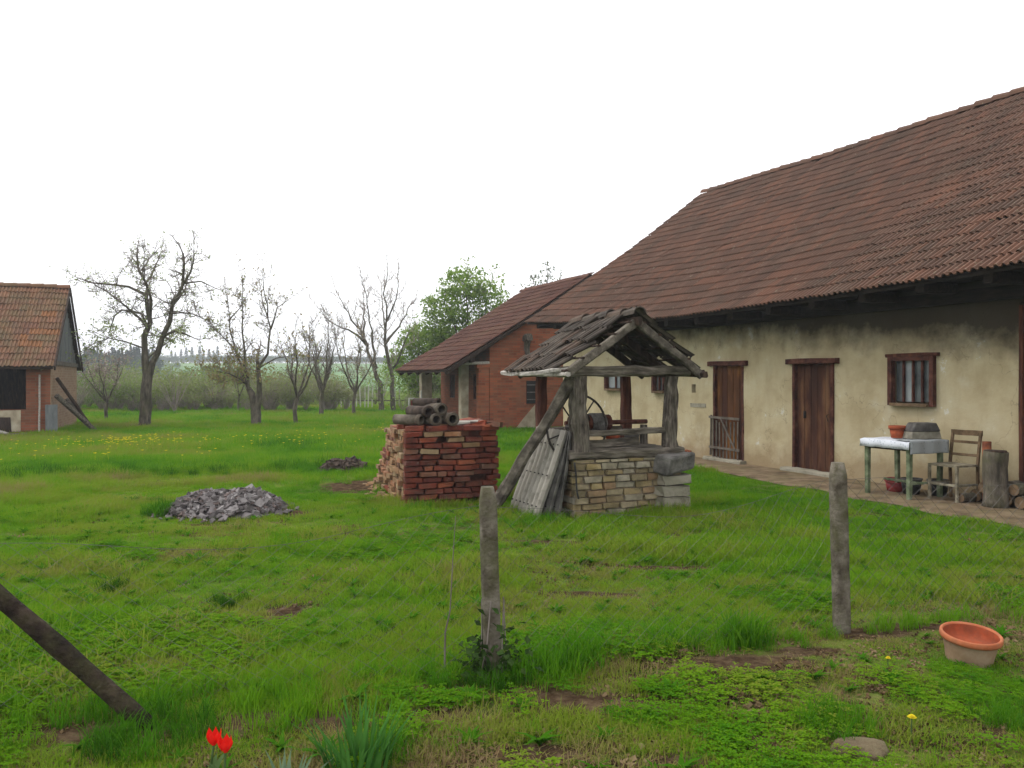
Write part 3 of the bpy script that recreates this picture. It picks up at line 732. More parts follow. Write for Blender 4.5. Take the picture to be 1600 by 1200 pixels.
for q in list(dr3.children):
    if q.name.startswith('lintel'): bpy.data.objects.remove(q)
dr3['label'] = 'tall door with a dark red jamb at the right edge of the picture'
for i, (a, b) in enumerate(((6.62, 7.72), (8.76, 10.0))):
    mb = MB(); mb.beam((a, TWALL - 0.05, 0.045), (b, TWALL - 0.05, 0.04), 0.20, 0.09, 6, 0.010); mb.build('threshold', M['lime'], barn)
# low slatted gate across the lower half of the first door
gate = MB(); gate.tube([(6.70, TWALL - 0.03, 0.12), (6.73, TWALL - 0.03, 0.90)], 0.018, 6)
gate_o = gate.build('half_gate', M['gate_wood'], barn); gate_o['label'] = 'low gate of thin grey pickets'
for i in range(8):
    x = 6.79 + i * 0.105
    mb = MB(); mb.beam((x, TWALL - 0.035, 0.06), (x + rng.uniform(-.01, .01), TWALL - 0.035, 0.80 + rng.uniform(-.03, .05)), 0.028, 0.016, 2, 0.001, 0.1, up=(0, 1, 0)); mb.build('picket', M['gate_wood'], gate_o)
for z in (0.28, 0.86):
    mb = MB(); mb.beam((6.70, TWALL - 0.06, z), (7.60, TWALL - 0.06, z - 0.01), 0.02, 0.045, 3, 0.001, 0.1); mb.build('rail', M['gate_wood'], gate_o)
mb = MB(); mb.beam((7.08, TWALL - 0.075, 0.84), (7.50, TWALL - 0.075, 0.28), 0.016, 0.035, 2, 0.001, 0.1); mb.build('brace', M['gate_wood'], gate_o)

def window(parent, O, bars, y, gm, name='window'):
    a, b, c, d = O
    w = MB()
    for (x0, x1, z0, z1) in ((a - 0.02, a + 0.05, c - 0.03, d + 0.03), (b - 0.05, b + 0.02, c - 0.03, d + 0.03)): w.box(((x0 + x1) / 2, y - 0.05, (z0 + z1) / 2), (x1 - x0, 0.09, z1 - z0), jit=0.003)
    w.box(((a + b) / 2, y - 0.05, d + 0.003), (b - a - 0.102, 0.085, 0.06), jit=0.003)
    f = w.build(name, M['frame'], parent)
    mb = MB(); mb.box(((a + b) / 2, y - 0.07, c - 0.012), (b - a - 0.104, 0.14, 0.045), jit=0.003); mb.build('sill', M['chair_back'], f)
    n = bars + 1; wd = (b - a - 0.10) / n
    for k in range(n):
        mb = MB(); mb.box((a + 0.05 + wd * (k + 0.5), y + 0.01 + rng.uniform(-.003, .003), (c + d) / 2), (wd - 0.012, 0.008, d - c - 0.06)); mb.build('pane', gm[k % len(gm)], f)
    for k in range(bars):
        mb = MB(); mb.box((a + 0.05 + wd * (k + 1), y - 0.02, (c + d) / 2), (0.028, 0.035, d - c - 0.05), jit=0.002); mb.build('bar', M['frame'], f)
    return f
window(barn, W1, 3, TWALL + 0.03, [M['glass'], M['glass_pale'], M['glass'], M['glass']])['label'] = 'small barred window under the smoke stain'
window(barn, W2, 2, TWALL + 0.03, [M['glass']])
window(barn, W3, 1, TWALL + 0.03, [M['glass_pale']])
mb = MB(); mb.beam((11.0 - 0.08, TWALL - 0.03, 1.94), (11.8, TWALL - 0.03, 1.945), 0.08, 0.05, 3, 0.004); mb.build('lintel', M['wood_red'], barn)
mb = MB(); mb.box((6.28, TWALL - 0.012, 1.075), (0.5, 0.012, 0.075), jit=0.006); mb.build('lime_patch', M['lime'], barn)

# ------------------------------------------------------------------ the brick outbuilding beyond the barn
ob = empty('brick_outbuilding', (-0.69, 25.6, 0), math.atan2(0.403, 0.915))
tag(ob, 'orange brick outbuilding with a low tiled roof behind the well', 'outbuilding')
OE, OR_, OZE, OZR = -1.58, 3.32, 1.87, 4.89
OSL = math.hypot(OR_ - OE, OZR - OZE)
def o_pos(s, d):
    k = d / OSL
    return Vector((OE + (OR_ - OE) * k, 4.85 - s, OZE + (OZR - OZE) * k - 0.05 * math.sin(math.pi * k) + 0.03 * (float(vnoise(s, d, 1.4, 6)) - 0.5)))
def simple_deck(name, pos, L, sl, mirror_x, parent, mat, flip=False, lo=0.02):
    mb = MB(); NS, ND = 10, 8
    for side in (0, 1):
        o = len(mb.v)
        for i in range(NS + 1):
            for j in range(ND + 1):
                p = pos(lo + (L - 2 * lo) * i / NS, 0.02 + (sl - 0.02) * j / ND)
                if side: p = mirror_x(p)
                mb.v.append((p.x, p.y, p.z - 0.012))
        m_ = len(mb.v) - o
        for q in list(mb.v[o:o + m_]): mb.v.append((q[0], q[1], q[2] - 0.06))
        w = ND + 1
        def A(f): mb.f.append(f); mb.mi.append(0); mb.rnd.append(0)
        for i in range(NS):
            for j in range(ND):
                a = o + i * w + j
                A((a, a + w, a + w + 1, a + 1)); A((a + m_, a + m_ + 1, a + m_ + w + 1, a + m_ + w))
            a = o + i * w; A((a, a + m_, a + m_ + w, a + w))
        for i in (0, NS):
            for j in range(ND):
                a = o + i * w + j; A((a, a + 1, a + m_ + 1, a + m_))
    return mb.build(name, mat, parent)
odeck = simple_deck('roof', o_pos, 5.2, OSL, lambda p: Vector((2 * OR_ - p.x, p.y, p.z)), ob, M['wood_dark'])
def tile_field(pos, L, sl, parent, mat, special=None, jz=0.012, te=TE):
    mb = MB(); mb2 = MB()
    for r_ in range(int(sl / te) + 1):
        for c_ in range(int(L / TW)):
            m = roof_frame(pos, c_ * TW, -0.03 + r_ * te) @ Matrix.Translation((0, rng.uniform(-.015, .015), rng.uniform(0, .008))) @ Matrix.Rotation(rng.gauss(0, 0.015), 4, 'Z') @ Matrix.Rotation(rng.gauss(0, jz), 4, 'X')
            q = mb2 if special and special(c_ * TW, r_ * te) else mb
            q.r = rng.random(); tile_geo(q, m)
    o = mb.build('tile_field', mat, parent, attr=True); o['kind'] = 'stuff'
    if mb2.v:
        o = mb2.build('replaced_tiles', M['tile_orange'], parent, attr=True); o['kind'] = 'stuff'
tile_field(o_pos, 5.2, OSL, odeck, M['tile_red'])
for i in range(14):
    mb = MB(); y0 = 4.9 - i * 0.375; z = OZR - 0.02 + rng.uniform(-.01, .02)
    half_round(mb, (OR_, y0, z), (OR_, y0 - 0.41, z - 0.01), 0.11); mb.build('ridge_tile', M['tile_red'], odeck)
def o_roofz(x): return OZE + (OZR - OZE) * (x - OE) / (OR_ - OE) if x <= OR_ else OZE + (OZR - OZE) * (2 * OR_ - OE - x) / (OR_ - OE)
def gable_poly(mb, xs_z, y0, y1):
    n = len(xs_z)
    vs = [(x, y0, z) for x, z in xs_z] + [(x, y1, z) for x, z in xs_z]
    mb.add(vs, [tuple(range(n)), tuple(range(2 * n - 1, n - 1, -1))] + [(i, i + n, (i + 1) % n + n, (i + 1) % n) for i in range(n)])
mb = MB()
gable_poly(mb, [(0, -0.1), (6.6, -0.1), (6.6, o_roofz(6.6) - 0.1), (OR_, OZR - 0.12), (0, o_roofz(0) - 0.1)], 0.0, 0.3)
mb.build('gable_wall', M['wall_brick'], ob)
# side wall under the wide eave: openings for window, door, window
mb = MB()
sw = [(0.95, 1.45, 0.95, 1.75), (2.0, 2.75, 0.0, 1.9), (3.2, 3.75, 0.95, 1.75)]
mbs = MB(); wall_grid(mbs, 0.31, 4.7, -0.1, 2.75, sw, 0.12, 0.0, step=0.8, wob=0.005)
sidew = mbs.mesh('side_wall', M['wall_brick_dull'])
# rotate so that the wall runs back along +y and faces -x
o = link('side_wall', sidew, ob, Matrix(((0, 1, 0, 0.02), (1, 0, 0, 0), (0, 0, 1, 0), (0, 0, 0, 1))))
for (a, b, c, d) in sw:
    mb = MB(); mb.box((0.09, (a + b) / 2, (c + d) / 2), (0.03, b - a + 0.1, d - c + 0.1))
    isd = c < 0.1
    p = mb.build('door' if isd else 'window', M['door2'] if isd else M['glass'], ob)
    mb = MB()
    mb.box((0.045, a + 0.03, (c + d) / 2), (0.05, 0.06, d - c)); mb.box((0.045, b - 0.03, (c + d) / 2), (0.05, 0.06, d - c)); mb.box((0.045, (a + b) / 2, d - 0.03), (0.052, b - a - 0.124, 0.06))
    if not isd: mb.box((0.045, (a + b) / 2, (c + d) / 2), (0.03, 0.035, d - c - 0.1))
    mb.build('frame', M['wood_red'], p)
mb = MB(); mb.box((-0.20, 0.12, 0.93), (0.34, 0.22, 2.06), jit=0.02); mb.box((-0.20, 0.12, 2.0), (0.42, 0.26, 0.12), jit=0.02); mb.build('pilaster', M['wall_brick'], ob)
mb = MB(); mb.box((-0.52, 0.9, 0.95), (0.24, 0.24, 2.2), jit=0.01); mb.build('pillar', M['plaster_grey'], ob)
mb = MB(); mb.box((-0.60, 4.55, 0.95), (0.36, 0.3, 2.2), jit=0.01); mb.build('pillar', M['plaster_grey'], ob)
mb = MB(); mb.beam((-0.62, -0.2, 2.18), (-0.58, 4.8, 2.20), 0.14, 0.16, 5, 0.006); mb.build('eave_beam', M['wood_dark'], ob)
mb = MB(); mb.beam((-1.25, 0.05, 2.06), (0.0, 0.06, 2.10), 0.10, 0.09, 3, 0.005); mb.build('tie_beam', M['wood_pale'], ob)
for i in range(6):
    y = -0.25 + i * 0.98
    mb = MB(); mb.beam((OE + 0.06, y, OZE - 0.11), (OR_ - 0.05, y, OZR - 0.16), 0.09, 0.10, 4, 0.004); mb.build('rafter', M['wood_dark'], ob)
mb = MB(); mb.beam((1.22, -0.30, 2.9), (1.22, 0.05, 2.86), 0.22, 0.22, 2, 0.01); mb.beam((1.24, -0.10, 2.80), (1.24, -0.05, 2.18), 0.20, 0.14, 3, 0.01, taper=0.6); mb.build('purlin_bracket', M['wood_grey'], ob)
mb = MB(); mb.box((1.42, -0.015, 1.18), (0.34, 0.03, 0.72)); wv = mb.build('window', M['void'], ob)
mb = MB()
for z in (0.95, 1.18, 1.41): mb.box((1.42, -0.04, z), (0.34, 0.02, 0.03))
mb.box((1.60, -0.045, 1.18), (0.03, 0.03, 0.80)); mb.build('frame', M['stone'], wv)
mb = MB(); gable_poly(mb, [(0.75, -0.1), (1.9, -0.1), (1.9, 1.0), (1.62, 0.86), (1.2, 0.42)], -0.012, -0.002); mb.build('plaster_patch', M['plaster_grey'], ob)

# ------------------------------------------------------------------ the small brick barn at the left
lb = empty('brick_shed', (-13.07, 23.5, 0), math.atan2(0.36, 0.933))
tag(lb, 'brick shed with mossy tiled roof and boarded gable at the left edge', 'shed')
LE, LR, LZE, LZR = -0.40, 2.8, 1.96, 4.46
LSL = math.hypot(LR - LE, LZR - LZE)
LL = 9.0
def l_pos(s, d):
    k = d / LSL
    return Vector((0.12 - LL + s, LE + (LR - LE) * k, LZE + (LZR - LZE) * k - 0.05 * math.sin(math.pi * k) + 0.05 * (float(vnoise(s, d, 1.5, 14)) - 0.5)))
ldeck = simple_deck('roof', l_pos, LL, LSL, lambda p: Vector((p.x, 2 * LR - p.y, p.z)), lb, M['wood_dark'])
def l_special(s, d):
    x = LL - s
    if 0.2 < x < 0.75 and 2.45 < d < 2.55: return True
    return 0.08 < x < 1.15 and 0.75 < d < 1.75 and rng.random() < (0.6 if x < 0.9 else 0.25) and (d > 0.95 or x > 0.3)
tile_field(l_pos, LL, LSL, ldeck, M['tile_moss'], l_special)
for i in range(25):
    mb = MB(); x0 = 0.14 - i * 0.365; z = LZR - 0.02 + 0.05 * (float(vnoise(x0, 0, 1.2, 3)) - 0.5)
    half_round(mb, (x0, LR, z), (x0 - 0.4, LR, z - 0.008), 0.11); mb.build('ridge_tile', M['tile_moss'], ldeck)
mb = MB(); wall_grid(mb, -8.6, -0.02, -0.1, 2.15, [(-2.9, -0.62, 0.74, 1.88)], 0.22, 0.0, step=0.9, wob=0.005, back=False); mb.build('wall', M['wall_brick_dull'], lb)
mb = MB(); gable_poly(mb, [(0.0, -0.1), (5.6, -0.1), (5.6, 2.1), (0.0, 2.1)], -0.26, 0.0)
mg = mb.mesh('gable_wall', M['wall_brick_grey']); link('gable_wall', mg, lb, Matrix(((0, 1, 0, 0.0), (1, 0, 0, 0), (0, 0, 1, 0), (0, 0, 0, 1))))
def l_roofz(y): return LZE + (LZR - LZE) * (y - LE) / (LR - LE) if y < LR else LZE + (LZR - LZE) * (2 * LR - LE - y) / (LR - LE)
gb = MB(); gable_poly(gb, [(0.1, 2.1), (5.5, 2.1), (2.8, 4.2)], -0.2, -0.15)
gbm = gb.mesh('gable_boarding', M['wood_dark']); gbo = link('gable_boarding', gbm, lb, Matrix(((0, 1, 0, 0.0), (1, 0, 0, 0), (0, 0, 1, 0), (0, 0, 0, 1))))
y = 0.05
wood_blue = surf('grey_blue_boards', [(0.2, (0.05, 0.055, 0.058)), (0.6, (0.12, 0.13, 0.135)), (0.9, (0.19, 0.20, 0.20))], scale=5, stretch=(3, 3, 0.6), bstr=0.5,
                 rnd=[(0.10, 0.11, 0.12), (0.16, 0.17, 0.17), (0.07, 0.075, 0.08), (0.13, 0.12, 0.11)], rnd_mix=0.5)
while y < 5.4:
    w = rng.uniform(0.16, 0.26)
    h = min(l_roofz(y), l_roofz(y + w)) - 0.16
    if h > 2.25:
        mb = MB(); mb.box((y + w / 2, -0.02, (2.08 + h) / 2), (w - 0.015, 0.03, h - 2.08), jit=0.006)
        link('board', mb.mesh('board', wood_blue), gbo, Matrix.Identity(4))
    y += w
mb = MB(); mb.box((-0.06, 2.8, 2.06), (0.2, 5.7, 0.12), jit=0.01); mb.build('tie_beam', M['wood_grey'], lb)
for sgn in (1, -1):
    mb = MB()
    y0 = LE - 0.02 if sgn > 0 else 2 * LR - LE + 0.02
    mb.beam((0.14, y0, LZE - 0.06), (0.14, LR, LZR - 0.05), 0.04, 0.16, 4, 0.004, 0.1); mb.build('verge_board', M['wood_dark'], lb)
mb = MB(); mb.beam((-8.8, -0.12, 1.94), (0.06, -0.12, 1.95), 0.14, 0.14, 8, 0.006); mb.build('eave_beam', M['wood_dark'], lb)
mb = MB(); mb.box((-4.3, 3.2, 1.0), (8.4, 0.02, 2.2)); mb.build('interior_wall', M['wood_dark'], lb)
mb = MB(); mb.box((-2.1, 0.5, 0.36), (1.5, 0.15, 0.72), jit=0.02); mb.build('low_wall', M['plaster_grey'], lb)
mb = MB(); mb.box((-1.75, -0.008, 0.42), (2.0, 0.012, 0.60), jit=0.004); mb.build('plaster_patch', M['plaster_grey'], lb)
mb = MB(); mb.box((-1.15, -0.02, 0.30), (0.34, 0.02, 0.46), jit=0.02); mb.build('hatch', M['wood_dark'], lb)
mb = MB(); mb.beam((-1.42, 0.25, 0), (-1.40, 0.25, 1.9), 0.07, 0.07, 4, 0.004); mb.build('post', M['wood_pale'], lb)
mb = MB(); mb.beam((-0.28, -0.10, 0), (-0.27, -0.09, 1.72), 0.05, 0.05, 4, 0.004); mb.build('pole', M['wood_pale'], lb)
mb = MB(); mb.box((0.02, -0.05, 0.44), (0.30, 0.05, 0.86), jit=0.01); mb.build('grey_panel', wood_blue, lb)
def prop(name, p0, p1, w, h, mat, label, cat, group=None):
    p0, p1 = Vector(p0), Vector(p1)
    e = empty(name, (p0.x, p0.y, 0)); d = p1 - p0
    mb = MB(); mb.beam((0, 0, p0.z), (d.x, d.y, p1.z), w, h, 5, 0.006); mb.build('timber', mat, e)
    return tag(e, label, cat, group)
def lw(x, y, z=0.0): return Vector((-13.07, 23.5, z)) + Vector((0.933, 0.36, 0)) * x + Vector((-0.36, 0.933, 0)) * y
def one_beam(name, p0, p1, w, h, mat, label, cat, segs=6, jit=0.006, bow=0.0, taper=1.0, ch=0.2):
    p0, p1 = Vector(p0), Vector(p1)
    mb = MB(); mb.beam((0, 0, 0), p1 - p0, w, h, segs, jit, ch, bow, taper=taper)
    o = mb.build(name, mat); o.location = p0
    return tag(o, label, cat)
one_beam('leaning_beam', lw(0.95, 1.4, 0.03), lw(0.08, 0.5, 1.62), 0.09, 0.08, M['wood_dark'], 'dark thin beam leaning highest against the shed gable', 'beam')
one_beam('leaning_beam', lw(1.05, 1.0, 0.03), lw(0.10, 0.2, 1.12), 0.15, 0.11, M['wood_grey_x'], 'thick grey beam leaning low against the shed corner', 'beam')
one_beam('leaning_beam', lw(0.75, 2.6, 0.03), lw(0.10, 2.3, 0.98), 0.10, 0.08, M['wood_grey_x'], 'short grey beam leaning against the middle of the shed gable', 'beam')
one_beam('fallen_beam', lw(-1.0, -0.45, 0.06), lw(-2.0, 0.0, 0.40), 0.13, 0.12, M['wood_pale'], 'pale beam lying aslant in the shed opening', 'beam')
one_beam('fallen_beam', lw(-0.5, -0.55, 0.05), lw(-2.6, -0.75, 0.07), 0.14, 0.12, M['wood_grey_x'], 'grey beam lying flat before the shed opening', 'beam')

# ------------------------------------------------------------------ the draw well
WO = Vector((0.73, 9.65, 0)); WA = math.atan2(0.403, 0.915)
WO.z = gzf(1.2, 10.0) - 0.02
well = empty('draw_well', WO, WA)
tag(well, 'roofed draw well of pale stone and grey timber in the yard', 'well')
WW, WD, WH = 1.47, 1.22, 0.70
mb = MB(); mb.box((WW / 2, WD / 2, WH / 2 - 0.08), (WW - 0.07, WD - 0.07, WH + 0.12)); masonry = mb.build('masonry', M['mortar'], well)
def brick_mesh(name, mat, j=0.05, wear=0.045):
    """unit brick with worn edges and knocked corners; scaled to size where it is laid"""
    bm = bmesh.new(); bmesh.ops.create_cube(bm, size=1)
    bmesh.ops.bevel(bm, geom=bm.edges[:] + bm.verts[:], offset=wear, segments=1, affect='EDGES')
    chip = [Vector((rng.choice((-.5, .5)), rng.choice((-.5, .5)), rng.choice((-.5, .5)))) for _ in range(2)]
    for v in bm.verts:
        v.co += Vector((rng.uniform(-j, j) * .22, rng.uniform(-j, j) * .4, rng.uniform(-j, j) * .7))
        for c in chip:
            if (v.co - c).length < 0.2: v.co = v.co.lerp(Vector((c.x * .6, c.y * .6, c.z * .6)), rng.uniform(.1, .5))
    me = bpy.data.meshes.new(name); bm.to_mesh(me); bm.free(); me.materials.append(mat)
    return me
wm = [brick_mesh('well_brick', M['well_stone'], j=0.16) for _ in range(5)]
z = -0.03
row = 0
while z < WH - 0.03:
    h = rng.uniform(0.062, 0.085)
    if z + h > WH - 0.02: h = WH - z
    for face in range(3):          # front, left, right
        L = WW if face == 0 else WD
        x = -0.0 if row % 2 else -0.10
        while x < L - 0.03:
            l = rng.uniform(0.17, 0.28); x0, x1 = max(x, 0), min(x + l, L)
            if x1 - x0 > 0.04:
                pr = rng.uniform(-0.02, 0.022)
                sc = (x1 - x0 - rng.uniform(.008, .024), 0.10, h - rng.uniform(.006, .02))
                c = (x0 + x1) / 2
                if face == 0: m = Matrix.Translation((c, 0.045 - pr, z + h / 2)) @ Matrix.Diagonal((*sc, 1))
                elif face == 1: m = Matrix.Translation((0.045 - pr, c, z + h / 2)) @ Matrix.Rotation(R(90), 4, 'Z') @ Matrix.Diagonal((*sc, 1))
                else: m = Matrix.Translation((WW - 0.045 + pr, c, z + h / 2)) @ Matrix.Rotation(R(90), 4, 'Z') @ Matrix.Diagonal((*sc, 1))
                link('brick', rng.choice(wm), masonry, m)
            x += l
    z += h; row += 1
# limewashed corner pier with a stone slab
lm = [brick_mesh('pier_block', M['lime'], j=0.22) for _ in range(3)]
for k in range(4):
    m = Matrix.Translation((WW - 0.16 + rng.uniform(-.02, .02), -0.06, 0.02 + k * 0.135)) @ Matrix.Rotation(rng.uniform(-.08, .08), 4, 'Z') @ Matrix.Diagonal((0.38 + rng.uniform(-.04, .03), 0.20, 0.118, 1))
    link('block', rng.choice(lm), masonry, m)
mb = MB()
mb.box((0, 0, 0), (0.44, 0.34, 0.19), jit=0.035); st = mb.build('stone_slab', M['stone'], masonry); st.location = (WW - 0.14, -0.04, 0.62)
st.rotation_euler = (0.03, -0.05, 0.12)
bv = st.modifiers.new('b', 'BEVEL'); bv.width = 0.03; bv.segments = 2
# timber frame
def wpart(name, p0, p1, w, h, mat, **k):
    mb = MB(); mb.beam(p0, p1, w, h, **k); return mb.build(name, mat, well)
zs = WH + 0.05
wpart('sill_beam', (-0.06, 0.07, zs), (WW + 0.07, 0.07, zs), 0.14, 0.10, M['wood_grey_x'], segs=8, jit=0.008)
wpart('sill_beam', (-0.04, WD - 0.07, zs), (WW + 0.05, WD - 0.07, zs), 0.14, 0.10, M['wood_grey_x'], segs=6, jit=0.008)
wpart('sill_beam', (0.06, 0.14, zs + 0.004), (0.06, WD - 0.14, zs + 0.004), 0.13, 0.095, M['wood_grey'], segs=5, jit=0.006)
wpart('sill_beam', (WW - 0.06, 0.14, zs + 0.004), (WW - 0.06, WD - 0.14, zs + 0.004), 0.13, 0.095, M['wood_grey'], segs=5, jit=0.006)
ZT = 1.68
wpart('post', (0.10, 0.09, zs + 0.04), (0.085, 0.08, ZT), 0.21, 0.18, M['wood_grey'], segs=8, jit=0.012, taper=0.88)
wpart('post', (WW - 0.09, 0.09, zs + 0.04), (WW - 0.08, 0.08, ZT), 0.17, 0.16, M['wood_grey'], segs=8, jit=0.011, taper=0.85)
wpart('post', (0.10, WD - 0.12, zs + 0.04), (0.10, WD - 0.12, ZT), 0.13, 0.13, M['wood_red'], segs=6, jit=0.006)
wpart('post', (WW - 0.10, WD - 0.12, zs + 0.04), (WW - 0.10, WD - 0.12, ZT), 0.13, 0.13, M['wood_red'], segs=6, jit=0.006)
wpart('tie_beam', (-0.20, 0.06, ZT + 0.055), (WW + 0.22, 0.06, ZT + 0.07), 0.13, 0.12, M['wood_grey_x'], segs=9, jit=0.010)
wpart('tie_beam', (-0.16, WD - 0.10, ZT + 0.055), (WW + 0.16, WD - 0.10, ZT + 0.06), 0.11, 0.11, M['wood_red'], segs=6, jit=0.006)
ZR, HALF = 2.40, 0.97
CX = WW / 2
def w_z(x): return ZR - 0.05 - abs(x - CX) * (ZR - 1.74) / HALF
for y_, mt in ((-0.16, 'wood_any'), (WD - 0.08, 'wood_dark'), (0.52, 'wood_dark')):
    for sg in (-1, 1):
        wpart('rafter', (CX + sg * (HALF - 0.03), y_, w_z(CX + sg * (HALF - 0.03)) - 0.02), (CX + sg * 0.02, y_, ZR - 0.09), 0.075, 0.095, M[mt], segs=5, jit=0.006)
wpart('ridge_beam', (CX, -0.22, ZR - 0.07), (CX, WD + 0.10, ZR - 0.09), 0.09, 0.10, M['wood_dark'], segs=5)
wpart('eave_pole', (CX - HALF + 0.03, -0.22, 1.70), (CX - HALF - 0.02, WD + 0.30, 1.72), 0.06, 0.06, M['wood_pale'], segs=6, jit=0.008)
wpart('eave_pole', (CX + HALF - 0.04, -0.25, 1.70), (CX + HALF, WD + 0.10, 1.72), 0.07, 0.07, M['wood_dark'], segs=6, jit=0.008)
wpart('stick', (-0.10, -0.16, 1.765), (-0.62, 0.18, 1.70), 0.05, 0.045, M['wood_pale'], segs=5, jit=0.008)
# battens and tiles
for sg in (-1, 1):
    for k in range(5):
        x = CX + sg * (0.10 + k * 0.21)
        wpart('batten', (x, -0.20, w_z(x) + 0.035), (x, WD + 0.12, w_z(x) + 0.03), 0.04, 0.025, M['wood_dark'], segs=2, jit=0.003)
gmesh = tile_mesh('well_tile', M['tile_grey'])
wsl = math.hypot(HALF, ZR - 1.74)
for sg in (-1, 1):
    def wp(s, d, sg=sg):
        k = d / wsl
        x = CX + sg * HALF * (1 - k)
        yy = (-0.20 + s) if sg > 0 else (WD + 0.16 - s)
        return Vector((x, yy, 1.745 + (ZR - 1.74) * k + 0.02 * math.sin(3 * s + sg)))
    for r_ in range(4):
        for c_ in range(7 if sg < 0 else 7):
            if sg > 0 and (r_, c_) in ((0, 0), (0, 3)): continue
            m = roof_frame(wp, c_ * TW, -0.05 + r_ * 0.30)
            m = m @ Matrix.Translation((rng.uniform(-.012, .012), rng.uniform(-.035, .03), rng.uniform(0, .016))) @ Matrix.Rotation(rng.gauss(0, 0.075), 4, 'Z') @ Matrix.Rotation(rng.gauss(0, 0.04), 4, 'X') @ Matrix.Rotation(rng.gauss(0, 0.03), 4, 'Y')
            link('roof_tile', gmesh, well, m)
y_ = -0.25
while y_ < WD + 0.1:
    mb = MB(); half_round(mb, (CX, y_, ZR + 0.005 + rng.uniform(0, .025)), (CX + rng.uniform(-.02, .02), y_ + 0.36, ZR - rng.uniform(0, .02)), 0.085, 7)
    mb.build('ridge_tile', M['tile_grey'], well); y_ += 0.32
# strut to the ground at the left
sb = bwv = None
p_g = (-0.93, 0.55)
wpart('strut', (-0.80, 0.78, -0.06), (0.03, 0.10, ZT - 0.02), 0.17, 0.13, M['wood_any'], segs=9, jit=0.010)
# rails, winding drum, flywheel
wpart('rail', (0.20, 0.10, 1.00), (WW - 0.17, 0.09, 1.02), 0.06, 0.075, M['wood_grey_x'], segs=5)
wpart('rail', (0.17, WD - 0.11, 0.98), (WW - 0.17, WD - 0.11, 0.98), 0.06, 0.07, M['wood_grey_x'], segs=5)
for k in range(5):
    wpart('cover_board', (0.16, 0.20 + k * 0.19, zs + 0.055), (WW - 0.14, 0.21 + k * 0.19, zs + 0.052), 0.17, 0.03, M['wood_grey_x'], segs=4, jit=0.004)
wpart('board', (0.24, 0.17, 0.86), (0.98, 0.17, 0.885), 0.03, 0.10, M['wood_grey_x'], segs=4)
drum = MB(); drum.tube([(0.16, 0.55, 1.10), (0.22, 0.55, 1.10), (0.23, 0.55, 1.10), (0.78, 0.55, 1.10), (0.80, 0.55, 1.10), (1.34, 0.55, 1.10)], [0.028, 0.028, 0.095, 0.10, 0.03, 0.03], 14)
dro = drum.build('winding_drum', M['wood_red'], well)
rope = MB(); pts = []
for i in range(110):
    t = i / 109; a = t * 2 * math.pi * 9
    pts.append((0.50 + t * 0.20, 0.55 + 0.112 * math.cos(a), 1.10 + 0.112 * math.sin(a)))
rope.tube(pts, 0.012, 5); rope.build('rope', M['stone'], dro)
for xx in (0.20, 1.30):
    mb = MB(); mb.beam((xx, 0.55, zs + 0.06), (xx, 0.55, 1.06), 0.08, 0.09, 2, 0.004); mb.build('bearing', M['wood_grey'], dro)
def ring(mb, c, r, rr, n=40, nt=6, ax='y', a0=0, a1=2 * math.pi):
    pts = []
    for i in range(n + 1):
        t = a0 + (a1 - a0) * i / n
        pts.append((c[0] + r * math.cos(t), c[1], c[2] + r * math.sin(t)))
    mb.tube(pts, rr, nt, cap=False)
fw = MB(); ring(fw, (0.16, 0.24, 1.06), 0.40, 0.014)
fwo = fw.build('flywheel', M['iron'], well)
for k in range(5):
    a = 2 * math.pi * k / 5 + 0.95
    mb = MB(); mb.tube([(0.16, 0.24, 1.06), (0.16 + 0.395 * math.cos(a), 0.24, 1.06 + 0.395 * math.sin(a))], 0.010, 5); mb.build('spoke', M['iron'], fwo)
mb = MB(); mb.tube([(0.16, 0.19, 1.06), (0.16, 0.50, 1.06)], 0.03, 8); mb.build('hub', M['iron'], fwo)
mb = MB(); ring(mb, (0.60, 0.75, 1.44), 0.34, 0.009, 16, 5, a0=1.7, a1=3.0); mb.build('crank_rod', M['iron'], well)
mb = MB(); ring(mb, (0.34, 0.46, 1.12), 0.115, 0.012, 16, 5, a0=0.1, a1=3.0); mb.build('drum_hoop', M['iron'], well)
# pot and bucket standing inside the well house
def lathe_thing(name, prof, loc, mat, label, cat, n=28, tilt=(0, 0, 0), parts=(), scale=1.0):
    e = empty(name, loc); e.rotation_euler = tilt; e.scale = (scale,) * 3
    mb = MB(); mb.lathe(prof, n=n); mb.build('body', mat, e, True)
    for pn, pf, pm in parts:
        mb = MB(); mb.lathe(pf, n=n); mb.build(pn, pm, e, True)
    return tag(e, label, cat)
def wl(x, y, z): return WO + Vector((0.915, 0.403, 0)) * x + Vector((-0.403, 0.915, 0)) * y + Vector((0, 0, z))
lathe_thing('clay_pot', [(0.0, 0.0), (0.062, 0.0), (0.088, 0.10), (0.092, 0.15), (0.088, 0.15), (0.078, 0.10), (0.0, 0.03)], wl(0.76, 0.42, zs + 0.075), M['terracotta'], 'small round clay pot standing inside the well house', 'pot',
            parts=[('rim', [(0.090, 0.152), (0.100, 0.152), (0.100, 0.172), (0.088, 0.172), (0.086, 0.152)], M['terracotta'])])
lathe_thing('bucket', [(0.0, 0.0), (0.085, 0.0), (0.105, 0.17), (0.10, 0.17), (0.082, 0.01), (0.0, 0.012)], wl(1.12, 0.55, zs + 0.075), M['tin'], 'dark tin bucket on the well cover by the right post', 'bucket',
            parts=[('rim', [(0.102, 0.165), (0.112, 0.165), (0.112, 0.18), (0.102, 0.18), (0.101, 0.165)], M['tin_mid'])])
